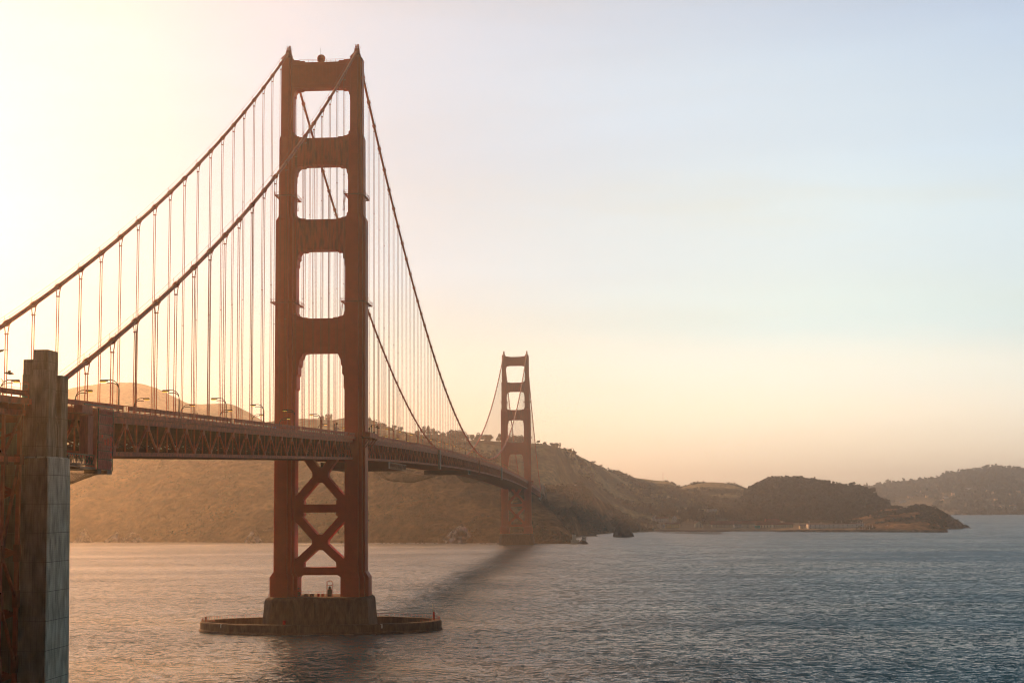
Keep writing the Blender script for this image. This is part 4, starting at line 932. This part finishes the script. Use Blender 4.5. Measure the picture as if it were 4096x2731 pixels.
# crest trees of the main ridge
def crest_group(name,items,label,group):
    for k,(px,h,w_,s) in enumerate(items):
        p=ground_at(name,px,frac=.975); tree(p-np.array([0,0,h*.22]),h*1.2,w_*1.1,s,label%ORD[k],group)
crest_group('main_ridge',[(1284,9,7,'round'),(1312,12,9,'flat')],'hazy ridge tree seen through the near tower opening, %s from the left','trees through the tower')
crest_group('main_ridge',[(1580,8,7,'flat'),(1600,8,6,'flat'),(1676,10,9,'round'),(1702,14,11,'flat'),(1722,13,10,'flat'),(1745,7,8,'round'),(1772,8,6,'round')],'ridge tree behind the deck right of the near tower, %s from the left','left ridge trees')
crest_group('main_ridge',[(1806,13,12,'round'),(1822,17,13,'round'),(1840,17,14,'round'),(1856,15,12,'round'),(1882,11,9,'flat'),(1900,13,10,'flat'),(1920,11,9,'round'),(1940,13,10,'flat'),(1958,12,9,'flat')],'clump tree on the ridge between the two towers, %s from the left','middle ridge trees')
crest_group('main_ridge',[(1996,14,9,'flat'),(2032,16,12,'flat'),(2046,12,9,'round'),(2070,15,12,'flat'),(2084,12,10,'round')],'ridge tree behind or beside the far tower, %s from the left','trees at the far tower')
crest_group('main_ridge',[(2206,7,6,'flat'),(2216,8,7,'flat'),(2229,8,7,'flat'),(2372,5,8,'round'),(2401,5,6,'round'),(2412,5,7,'round')],'small tree on the ridge right of the far tower, %s from the left','right ridge bushes')
p=ground_at('north_bluff',2320,frac=.97); tree(p,9,14,'round','dark rounded tree at the end of the row of parked cars on the bluff','bluff trees')
p=ground_at('north_bluff',2185,frac=.97); tree(p,8,8,'round','dark rounded tree behind the far concrete pylon','bluff trees')
p=ground_at('headland',2180,frac=.9)
for k,(px,fr_,h) in enumerate(((2172,.93,12),(2184,.95,10),(2190,.9,9))): tree(ground_at('headland',px,frac=fr_),h,8,'cone','pointed conifer below the far pylons, %s from the left'%ORD[k],'conifers under the pylons')
for k,(px,fr_,h,w_) in enumerate(((2248,.2,14,12),(2272,.28,16,14),(2290,.5,12,12),(2296,.3,15,12),(2305,.62,12,14),(2318,.2,17,16),(2340,.2,12,12),(2410,.35,11,12),(2430,.6,9,10),(2470,.2,10,12))):
    tree(ground_at('north_bluff',px,frac=fr_),h,w_,'round','dark shrub tree on the bluff right of the far tower, %s from the left'%ORD[k],'bluff face trees')
bank=[(2470,430,14,12),(2520,430,15,13),(2560,400,22,17),(2585,420,24,18),(2610,420,20,18),(2640,400,22,18),(2660,430,20,18),(2690,420,18,16),(2712,360,17,15),(2760,330,22,18),(2775,300,24,20),(2745,300,22,18),(2800,320,20,17),(2830,300,16,15),(2850,280,18,16),(2880,300,20,18),(2905,290,24,20),(2930,300,20,18),(2965,290,18,16),(2990,270,22,20),(3020,270,24,20),(3050,280,24,22),(3080,290,22,20),(2570,180,14,13),(2590,170,12,12),(2540,190,12,12),(2620,170,9,9),(2725,160,14,12),(2820,120,16,14),(2845,110,12,11),(3150,220,18,18),(3200,230,18,18)]
bank.sort()
for k,(px,ex,h,w_) in enumerate(bank):
    D=SHORE_D(px,ex); p=at_dist(px,2100,D); z=3+ex*.03
    p=np.array([p[0],p[1],z]); 
    tree(p,h*1.05,w_,'round','dark round tree behind the waterfront buildings, %s from the left'%ORD[k],'trees behind the waterfront')
for k,(px,fr_) in enumerate(((3590,.93),(3655,.95),(3672,.96),(3690,.95),(3725,.95),(3625,.6),(3690,.55),(3590,.5))):
    tree(ground_at('bluff_point',px,frac=fr_),6,11,'round','low dark bush %s the grassy point, %s from the left'%(('on the crest of' if fr_>.9 else 'on the face of'),ORD[[3590,3655,3672,3690,3725].index(px) if fr_>.9 else [3590,3625,3690].index(px)]),'bushes on the point crest' if fr_>.9 else 'bushes on the point face')
for k,(px,h) in enumerate(((3536,16),(3550,13),(3485,13))): tree(ground_at('wooded_hill',px,frac=.97),h,12,'flat','lone tree at the right end of the wooded hill, %s'%['lower one','lowest one','highest one'][k],'end trees')
# woodland: a mass nobody could count
def scatter(name,base,n,smin,smax,mt,sel,kid='stuff',leaf=9,spread=1.0,lift=.6,noise_mask=None,seed=3,label=None,cat=None):
    V,xs,t,rows=LAND[base]; r=np.random.default_rng(seed)
    i=r.integers(0,len(xs)-1,n*3); j=(r.random(n*3)*(rows-2)).astype(int); ok=sel(xs[i],t[j])
    P=V[i,j]+(V[i+1,j+1]-V[i,j])*r.random((n*3,1))
    if noise_mask is not None: ok&=noise_mask(P[:,0],P[:,1])
    P=P[ok][:n]; n=len(P); S=smin+(smax-smin)*r.random(n)**2
    d=r.normal(size=(n,leaf,3)); d/=np.linalg.norm(d,axis=2,keepdims=True); d[...,2]=abs(d[...,2])*1.1
    C=P[:,None,:]+d*S[:,None,None]*(.4+.6*r.random((n,leaf,1)))*spread; C[...,2]+=0
    a=r.normal(size=(n,leaf,3)); a/=np.linalg.norm(a,axis=2,keepdims=True); b=np.cross(a,r.normal(size=(n,leaf,3))); b/=np.linalg.norm(b,axis=2,keepdims=True)
    s=(S[:,None,None]*.5)*(.6+.6*r.random((n,leaf,1)))
    Q=np.stack([C+a*s,C+b*s,C-a*s*.9,C-b*s*.8],2).reshape(-1,3); F=np.arange(len(Q)).reshape(-1,4)
    o=mesh_np(name,Q,F,mt,smooth=False); tag(o,label,cat,kind=kid); return o
scatter('woodland','wooded_hill',5200,5,9.5,LEAF,lambda x,t:(t>.15),leaf=12,label='dense dark woodland covering the rounded hill at the right',cat='woodland')
scatter('scrub','main_ridge',5200,2.2,6,LEAF2,lambda x,t:(x>1450),noise_mask=lambda x,y:fbm(x/90,y/90,4)>.53,seed=5,leaf=7,label='patchy dark scrub on the long ridge',cat='scrub')
scatter('scrub','grassy_hill',2200,2,6,LEAF2,lambda x,t:(t>.1),noise_mask=lambda x,y:fbm(x/90,y/90,4)>.53,seed=6,leaf=7,label='patchy scrub on the pale grassy hill',cat='scrub')
scatter('scrub','north_bluff',3800,1.2,4.5,LEAF2,lambda x,t:(t>.05),noise_mask=lambda x,y:fbm(x/50,y/50,4)>.47,seed=7,leaf=7,label='dark scrub on the bluff right of the far tower',cat='scrub')
scatter('scrub','bluff_point',3200,1.5,4.5,LEAF,lambda x,t:(t>.05),noise_mask=lambda x,y:fbm(x/50,y/50,4)>.47,seed=8,leaf=7,label='dark scrub on the point at the right',cat='scrub')
scatter('scrub','headland',4200,1.0,2.8,LEAF2,lambda x,t:(x>200)&(t>.05),noise_mask=lambda x,y:fbm(x/70,y/70,4)>.52,seed=9,leaf=6,label='sparse scrub on the steep headland behind the bridge',cat='scrub')
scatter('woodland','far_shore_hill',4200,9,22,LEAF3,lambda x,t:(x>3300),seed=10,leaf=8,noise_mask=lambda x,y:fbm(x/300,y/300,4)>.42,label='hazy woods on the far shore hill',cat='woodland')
# ------------------------------------------------------------------ waterfront buildings
def house(px,py,D,w_,dp,h,rh,wall,roof,label,cat='building',gable='side',wins=0,rot=0,z=None,group=None,name='house'):
    p=at_dist(px,py,D); z0=p[2] if z is None else z
    o=thing(name,(p[0],p[1],z0),label,cat,group); o.rotation_euler.z=rot
    def B(mb,nm,mt,par):
        ob=mb.build(nm,mt); ob.parent=par; return ob
    m=MB(); m.box((-w_/2,-dp/2,-4),(w_/2,dp/2,h)); wl=B(m,'wall',wall,o)
    m=MB(); e=.5
    if rh>0.3:
        if gable=='side': m.loft([[(-w_/2-e,-dp/2-e,h),(-w_/2-e,dp/2+e,h),(-w_/2-e,0,h+rh)],[(w_/2+e,-dp/2-e,h),(w_/2+e,dp/2+e,h),(w_/2+e,0,h+rh)]])
        else:
            m.loft([[(-w_/2-e,-dp/2-e,h),(w_/2+e,-dp/2-e,h),(0,-dp/2-e,h+rh)],[(-w_/2-e,dp/2+e,h),(w_/2+e,dp/2+e,h),(0,dp/2+e,h+rh)]])
            g=MB(); g.add([(-w_/2,-dp/2-e-.06,h),(w_/2,-dp/2-e-.06,h),(0,-dp/2-e-.06,h+rh-.3)],[(0,1,2)]); B(g,'gable',wall,o)
    else: m.box((-w_/2-e,-dp/2-e,h),(w_/2+e,dp/2+e,h+.5))
    B(m,'roof',roof,o)
    for k in range(wins):
        xx=-w_/2+w_*(k+.5)/wins
        for zz in ([h*.5] if h<5 else [h*.27,h*.72]):
            m=MB(); m.box((xx-.55,-dp/2-.12,zz-.8),(xx+.55,-dp/2-.02,zz+.8)); B(m,'window',GLASS,o)
    return o
bl=[(2688,2115,90,24,10,8.5,3,YELLOW,ROOFR,'long yellow two-storey building on the waterfront by the timber pier','side',8),
(2656,2117,80,9,9,6.5,2.5,WHITE,ROOFG,'small white gabled shed left of the yellow building','front',2),
(2618,2118,70,6,8,6,2,CREAM,ROOFG,'small cream hut at the left end of the waterfront','front',1),
(2655,2103,180,8,9,6,4,CREAM,ROOFR,'gabled cream house behind the yellow building','front',1),
(2620,2080,300,11,12,10,5,WHITE,ROOFG,'white gabled house left of the long white building on the slope','front',2),
(2648,2080,290,23,10,7,3,WHITE,ROOFR,'long white building with a red roof on the slope among trees','side',7),
(2697,2080,290,8,9,11,4,WHITE,ROOFG,'tall narrow white gabled house on the slope','front',2),
(2715,2082,290,6,8,9,2,CREAM,ROOFR,'narrow cream house at the right of the slope houses','front',1),
(2508,2036,430,13,9,5,.2,CREAM,ROOFG,'flat-roofed pale house high among trees at the left','side',3),
(2540,2032,440,16,9,3,.2,CREAM,ROOFG,'low flat-roofed house beside the high left house','side',3),
(2713,2046,400,6,8,6,.2,CREAM,ROOFG,'narrow pale block in the trees above the slope houses','side',1),
(2806,2040,380,16,10,6,.2,CREAM,ROOFG,'wide flat-roofed house above the middle of the waterfront','side',4),
(2800,2056,330,22,10,6,.2,CREAM,ROOFG,'stepped pale house below the wide flat-roofed one','side',4),
(2848,2038,380,18,9,3,.2,WHITE,ROOFG,'low white roofline right of the wide flat-roofed house','side',2),
(2793,2101,110,12,10,7,5,CREAM,ROOFR,'cream cottage with a steep red gable beside the trees','front',2),
(2862,2098,120,14,9,5,3,WHITE,ROOFG,'small white and grey sheds at the start of the red-roofed row','side',3),
(2900,2103,95,46,14,5.5,6,CREAM,ROOFR,'long red-roofed barrack at the left end of the waterfront row','side',10),
(2964,2104,85,24,14,7,4.5,WHITE,ROOFR,'white two-storey building with many windows in the waterfront row','side',8),
(3008,2104,90,34,14,7,6,CREAM,ROOFR,'plain cream hall with a tall red roof in the waterfront row','side',2),
(3072,2105,90,40,14,6,6,CREAM,ROOFR,'cream hall with red roof right of the tall-roofed hall','side',8),
(3130,2105,90,34,14,6.5,4,CREAM,ROOFR,'rightmost red-roofed building of the waterfront row','side',9),
(3100,2090,220,34,12,5,5,CREAM,ROOFR,'red-roofed building set behind the right end of the row','side',6),
(3222,2109,70,20,9,5.5,2.5,CREAM,ROOFG,'small pale boathouse between the row and the harbour','side',3),
(3250,2110,70,26,8,3.8,.2,CREAM,ROOFG,'low flat shed right of the boathouse','side',2),
(3340,2110,80,92,14,8.5,.2,WHITE,ROOFR,'very long white harbour building behind the masts','side',12),
(3432,2052,0,7,7,7,.2,CREAM,ROOFG,'small square bunker on the wooded point','side',1)]
for px,py,ex,w_,dp,h,rh,wa,ro,lab,g,wi in bl:
    D=SHORE_D(px,ex) if ex else 2960
    zb0=None
    P_=at_dist(px,py,D)
    house(px,py+h/2,D,w_,dp,h,rh,wa,ro,lab,gable=g,wins=wi,rot=0.12,z=max(2.5,P_[2]-h*.5))
m=MB(); 
# turquoise van and cars
def car(p,L_,c,label,name='parked_car',cat='car',rot=0.,group='cars along the shore'):
    o=thing(name,tuple(p),label,cat,group); o.rotation_euler.z=rot
    m=MB(); h=.75; m.loft([[(-L_/2,-.85,z),(L_/2,-.85,z),(L_/2,.85,z),(-L_/2,.85,z)] for z in (.35,.9)]); m.loft([[(-L_/2*.62,-.8,.9),(L_/2*.5,-.8,.9),(L_/2*.5,.8,.9),(-L_/2*.62,.8,.9)],[(-L_/2*.45,-.65,1.45),(L_/2*.3,-.65,1.45),(L_/2*.3,.65,1.45),(-L_/2*.45,.65,1.45)]])
    b=m.build('body',c); b.parent=o
    for a in (-1,1):
        for q in (-.82,.82): m=MB(); m.tube([(a*L_*.32,q-.1,.33),(a*L_*.32,q+.1,.33)],.33,10); b=m.build('wheel',BLACK); b.parent=o
CW=simple('white_car_paint',(.75,.75,.75),.3,var=.05); CB=simple('dark_car_paint',(.05,.07,.12),.3); CT=simple('turquoise_paint',(.05,.45,.42),.5)
r=random.Random(4)
for k in range(14):
    px=2192+ (2310-2192)*k/13; p=ground_at('north_bluff',px,frac=.985); car((p[0],p[1]-2,p[2]+.5),5,[CW,CB,CW][k%3],'%s parked car from the left in the row along the bluff edge, %s'%(ORD[k],'dark' if k%3==1 else 'white'),rot=r.random()*.3,group='cars parked on the bluff')
for k,(px,c,cn) in enumerate(((2612,CB,'dark'),(2622,CB,'blue-black'),(2634,CB,'dark'),(2980,CW,'white'),(2795,CW,'white'))):
    D=SHORE_D(px,30); p=at_dist(px,2110,D); car((p[0],p[1],3.4),5,c,'%s car parked on the waterfront, %s from the left'%(cn,ORD[k]))
D=SHORE_D(3030,60); p=at_dist(3030,2105,D); o=thing('shipping_container',(p[0],p[1],3.4),'turquoise container in front of the red-roofed halls','container'); m=MB(); m.box((-4.5,-1.3,0),(4.5,1.3,5)); b=m.build('case',CT); b.parent=o; m=MB(); m.box((-4.6,-1.4,5),(4.6,1.4,5.25)); b=m.build('rim',ROOFG); b.parent=o
# timber pier and breakwater
def along(pa,pb,n): return [np.array(pa)+(np.array(pb)-np.array(pa))*k/n for k in range(n+1)]
o=thing('timber_pier',tuple(on_z(2740,2131,0)),'long dark timber pier on piles reaching into the bay','pier')
a=on_z(2640,2129,0); b=on_z(2884,2134,0); A_=Vector(a);B_=Vector(b); A_.z=B_.z=3.6
m=MB(); mid=A_.lerp(B_,.45); m.beam(A_+Vector((0,8,0)),B_+Vector((0,8,0)),18,1.6); m.beam(mid+Vector((0,4,.1)),B_+Vector((0,2,.1)),30,1.5); m.build('deck',TIMBER,o)
m=MB()
for k in range(33):
    c=A_.lerp(B_,k/32)
    for dy in (-6,2,10): m=MB(); m.beam((c.x,c.y+dy,-2),(c.x,c.y+dy,3.2),.5); m.build('pile',TIMBER,o)
o=None
m=MB(); pa=on_z(3098,2126,0); pb=on_z(3790,2128,0); n_=90; rr=[]
for k in range(n_+1):
    c=Vector(pa).lerp(Vector(pb),k/n_); hh=1.9+1.3*vn(np.array(k*.7),np.array(1.))+min(1,k/6)*1.2; wv_=6+2*vn(np.array(k*.9),np.array(5.))
    rr.append([(c.x,c.y-wv_,-1.5),(c.x,c.y-wv_*.5,hh*.6*min(1,k/5+.1)),(c.x,c.y,hh*min(1,k/5+.1)),(c.x,c.y+wv_*.6,hh*.6*min(1,k/5+.1)),(c.x,c.y+wv_,-1.5)])
m.loft(rr); tag(m.build('breakwater',ROCK),'long low rubble breakwater in front of the harbour masts','breakwater')
# boats: hull, cabin, mast
HUL=[simple('white_hull',(.75,.74,.72),.4,var=.05),simple('blue_hull',(.10,.25,.42),.4,var=.1)]; MASTM=simple('mast_metal',(.85,.83,.8),.4,var=.05)
def boat(x,y,L_,mh,mt,label,rot,group):
    o=thing('sailing_boat' ,(x,y,0),label,'boat',group); o.rotation_euler.z=rot
    rings=[]
    for t,wd in ((-.5,.5),(-.25,.85),(.05,1.),(.3,.75),(.5,.06)):
        ww=L_*.16*wd; rings.append([(t*L_,-ww,1.2),(t*L_,-ww*.7,.2),(t*L_,0,-.5),(t*L_,ww*.7,.2),(t*L_,ww,1.2)])
    m=MB(); m.loft(rings); b=m.build('hull',mt); b.parent=o
    m=MB(); m.loft([[(-L_*.22,-L_*.09,1.2),(L_*.16,-L_*.07,1.2),(L_*.16,L_*.07,1.2),(-L_*.22,L_*.09,1.2)],[(-L_*.18,-L_*.07,1.9),(L_*.1,-L_*.05,1.8),(L_*.1,L_*.05,1.8),(-L_*.18,L_*.07,1.9)]]); b=m.build('cabin',HUL[0]); b.parent=o
    if mh:
        m=MB(); m.tube([(0,0,1.5),(0,0,mh)],[.30,.22],6); m.beam((0,0,mh*.6),(0,1,mh*.6),.08); m.beam((0,0,2.6),(-L_*.42,0,2.6),.2); b=m.build('mast',MASTM); b.parent=o
r=random.Random(11); masts=[(3237,2082),(3285,2085),(3332,2090),(3345,2084),(3368,2082),(3380,2093),(3397,2097),(3406,2085),(3423,2098),(3431,2094),(3432,2083),(3437,2090),(3442,2083),(3451,2085),(3460,2091),(3468,2098),(3478,2098),(3490,2099),(3312,2098),(3355,2095),(3299,2096),(3357,2090),(3416,2096),(3551,2098),(3594,2099),(3320,2099),(3271,2100),(3388,2100)]
masts.sort()
for k,(px,ty) in enumerate(masts):
    D=2640+r.random()*60; b=at_dist(px,2120,D); tp=at_dist(px,ty,D)
    boat(b[0],b[1],8+r.random()*4,float(tp[2]),HUL[0 if r.random()<.7 else 1],'moored sailing boat with a bare mast behind the breakwater, %s mast from the left'%ORD[k],r.random()*.8-.4,'sailing boats in the harbour')
for k in range(12):
    px=3305+18*k+r.random()*6; D=2625+r.random()*20; b=at_dist(px,2120,D); boat(b[0],b[1],8,0,HUL[k%3==1],'small boat without a mast behind the breakwater, %s from the left'%ORD[k],r.random(),'mastless boats in the harbour')
b=on_z(3861,2066,0)
boat(b[0],b[1],12,18,HUL[0],'tiny lone sailing boat far out in the channel at the right',.3,None) if False else None
o=thing('channel_marker',tuple(on_z(2659,2134,0)),'thin dark channel marker post in the water left of the timber pier','marker'); w0=on_z(2659,2134,0); m=MB(); m.tube([(w0[0],w0[1],-1),(w0[0],w0[1],4)],.35,8); m.build('post',DARK,o); m=MB(); m.cbox((w0[0],w0[1],3.8),(1.2,.2,1.2)); m.build('board',DARK,o)
p=ground_at('main_ridge',2653,frac=.985); o=thing('radio_mast',tuple(map(float,p)),'thin radio mast on the ridge crest above the fort','mast'); m=MB(); m.tube([p,(p[0],p[1],p[2]+19)],.22,6); m.build('pole',DARK,o); m=MB(); m.beam((p[0]-1.5,p[1],p[2]+17),(p[0]+1.5,p[1],p[2]+17),.2); m.build('crossarm',DARK,o)
# far shore houses
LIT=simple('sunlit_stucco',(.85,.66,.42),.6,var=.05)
hs=[(3675,1971,12),(3732,1970,14),(3741,1968,9),(3805,1966,18),(3812,1978,8),(3870,1961,20),(3950,1965,18),(3965,1971,12),(4005,1972,20),(4043,1980,12),(4074,1971,10),(3783,1994,12),(3766,2003,12),(3755,2008,14),(3610,2012,16),(3945,2030,16),(3973,2027,24),(3980,2030,18),(4003,2029,18),(4050,2027,16),(3690,2026,14),(3983,2002,8),(4085,2041,24),(3965,1874,24),(4060,2035,20),(3640,1992,12),(3715,1989,16)]
hs.sort()
FV=LAND['far_shore_hill'][0]; fx=LAND['far_shore_hill'][1]
for k,(px,py,w_) in enumerate(hs):
    i=int(np.clip(round((px-fx[0])/(fx[1]-fx[0])),0,len(fx)-1)); 
    pts_=FV[i,:70]; dd=pts_-CP; sy_=PH/2-PF*(dd@CU)/(dd@CF); j=int(np.argmin(abs(sy_-py))); D=hdist(pts_[j])
    p=at_dist(px,py,D); hh=9
    o=thing('hillside_house',(p[0],p[1],pts_[j][2]-1),'pale house on the far shore hillside, %s from the left'%ORD[k],'house','houses on the far hillside')
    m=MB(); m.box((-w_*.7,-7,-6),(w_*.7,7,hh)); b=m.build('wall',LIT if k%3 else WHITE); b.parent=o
    m=MB(); m.loft([[(-w_*.75,-8,hh),(-w_*.75,8,hh),(-w_*.75,0,hh+3)],[(w_*.75,-8,hh),(w_*.75,8,hh),(w_*.75,0,hh+3)]]); b=m.build('roof',ROOFG); b.parent=o
# surf line at the cliff foot
m=MB()
def surf(x0,x1,yf,n_=60,seed=1):
    rr=random.Random(seed)
    for k in range(n_):
        px=x0+(x1-x0)*k/n_
        if rr.random()<.35: continue
        p=on_z(px,yf(px),0); q=on_z(px+(x1-x0)/n_*1.1,yf(px),0); w_=.8+rr.random()*2.2
        m.add([(p[0],p[1]-w_,.05),(q[0],q[1]-w_*.7,.05),(q[0],q[1]+w_,.35),(p[0],p[1]+w_,.35)],[(0,1,2,3)])
surf(280,1010,lambda x:np.interp(x,[280,700,1010],[2166,2166.5,2168.5]),80,1); surf(1000,1760,lambda x:2171,90,2); surf(1900,2000,lambda x:2173,16,3)
rr=random.Random(9)
for k in range(70):
    t=rr.random()*2*PI; 
    if not(math.sin(t)<-.2 or math.cos(t)<-.85): continue
    rad_=1.012+rr.random()**3*.10; x=46.9*math.cos(t)*rad_; y=24.6*math.sin(t)*rad_-rr.random()**3*5; a=1+rr.random()*2.5; b=.15+.35*rr.random()
    nv=9; o0=[(x+a*math.cos(2*PI*q/nv)*(.6+.5*rr.random()),y+b*math.sin(2*PI*q/nv)*(.6+.5*rr.random()),.06) for q in range(nv)]; m.add(o0,[tuple(range(nv))])
tag(m.build('surf',FOAM),'thin broken line of white surf at the foot of the headland','surf',kind='stuff')
# ------------------------------------------------------------------ people on the walkway, gulls
def person(x,y,mt,label,turn=0):
    z=zt(y)+1.1; o=thing('person',(x,y,z),label,'person','people on the near walkway')
    me=bpy.data.meshes.new('body')
    J=[(0,0,.95),(0,0,1.18),(0,.0,1.42),(0,0,1.53),(0,.02,1.68),(-.1,0,.9),(-.11,.04,.5),(-.11,0,.05),(-.11,-.12,.02),(.1,0,.9),(.11,-.1,.5),(.11,.06,.05),(.11,-.06,.02),(-.2,0,1.4),(-.25,.03,1.12),(-.24,-.08,.88),(.2,0,1.4),(.25,.03,1.12),(.24,-.1,.9)]
    Rr=[.14,.13,.16,.055,.105,.09,.065,.045,.04,.09,.065,.045,.04,.06,.045,.035,.06,.045,.035]
    E_=[(0,1),(1,2),(2,3),(3,4),(0,5),(5,6),(6,7),(7,8),(0,9),(9,10),(10,11),(11,12),(2,13),(13,14),(14,15),(2,16),(16,17),(17,18)]
    me.from_pydata(J,E_,[]); b=bpy.data.objects.new('body',me); col.objects.link(b); b.parent=o; b.rotation_euler.z=turn
    sk=b.modifiers.new('skin','SKIN'); 
    for v,rad in zip(me.skin_vertices[0].data,Rr): v.radius=(rad,rad)
    me.skin_vertices[0].data[0].use_root=True; sk.use_smooth_shade=True
    b.modifiers.new('sub','SUBSURF').levels=1; me.materials.append(mt)
    m=MB(); m.sphere((0,.03,1.74),.12,10,6); h=m.build('hair',BLACK); h.parent=o
for x,y,mt,l,t_ in ((12.6,-238,DARK,'walker in dark clothes on the near walkway, left of the small group',.3),(12.9,-236,DARK,'walker in dark clothes on the near walkway, middle of the small group',1.2),(12.7,-229,SIGNB,'walker in a blue jacket on the near walkway, right of the small group',2.6)): person(x,y,mt,l,t_)
def gull(p,s,label,rot):
    o=thing('gull',tuple(map(float,p)),label,'bird','gulls at the left edge'); o.rotation_euler=(0,.15,rot)
    m=MB(); m.tube([(-.3*s,0,0),(-.15*s,0,.02),(.1*s,0,.03),(.25*s,0,.05),(.34*s,0,.03)],[.02*s,.07*s,.09*s,.05*s,.01*s],8)
    for q in (-1,1):
        m.add([(.1*s,q*.05*s,.04),(-.1*s,q*.05*s,.04),(-.05*s,q*.4*s,.16*s),(.1*s,q*.42*s,.18*s),(-.12*s,q*.85*s,.05*s)],[(0,1,2,3),(3,2,4)])
    m.build('body',DARK).parent=o
    return o
gull(at_dist(35,1493,262),2.4,'dark gull gliding beside the pylon top at the left edge',.4); gull(at_dist(2,1404,262),2.4,'gull partly cut off by the left edge of the picture',2.8)
# ------------------------------------------------------------------ haze
hz=MB(); hz.box((-17000,-1700,-5),(15000,19500,385))
def hazef():
    m=bpy.data.materials.new('haze'); m.use_nodes=True; t=m.node_tree; t.nodes.remove(t.nodes['Principled BSDF'])
    v=t.nodes.new('ShaderNodeVolumePrincipled'); v.inputs['Density'].default_value=1.0e-4; v.inputs['Color'].default_value=(.97,.96,.94,1); v.inputs['Anisotropy'].default_value=.84
    t.links.new(v.outputs[0],t.nodes['Material Output'].inputs['Volume']); return m
tag(hz.build('haze',hazef()),'warm evening haze over the strait','haze',kind='stuff')
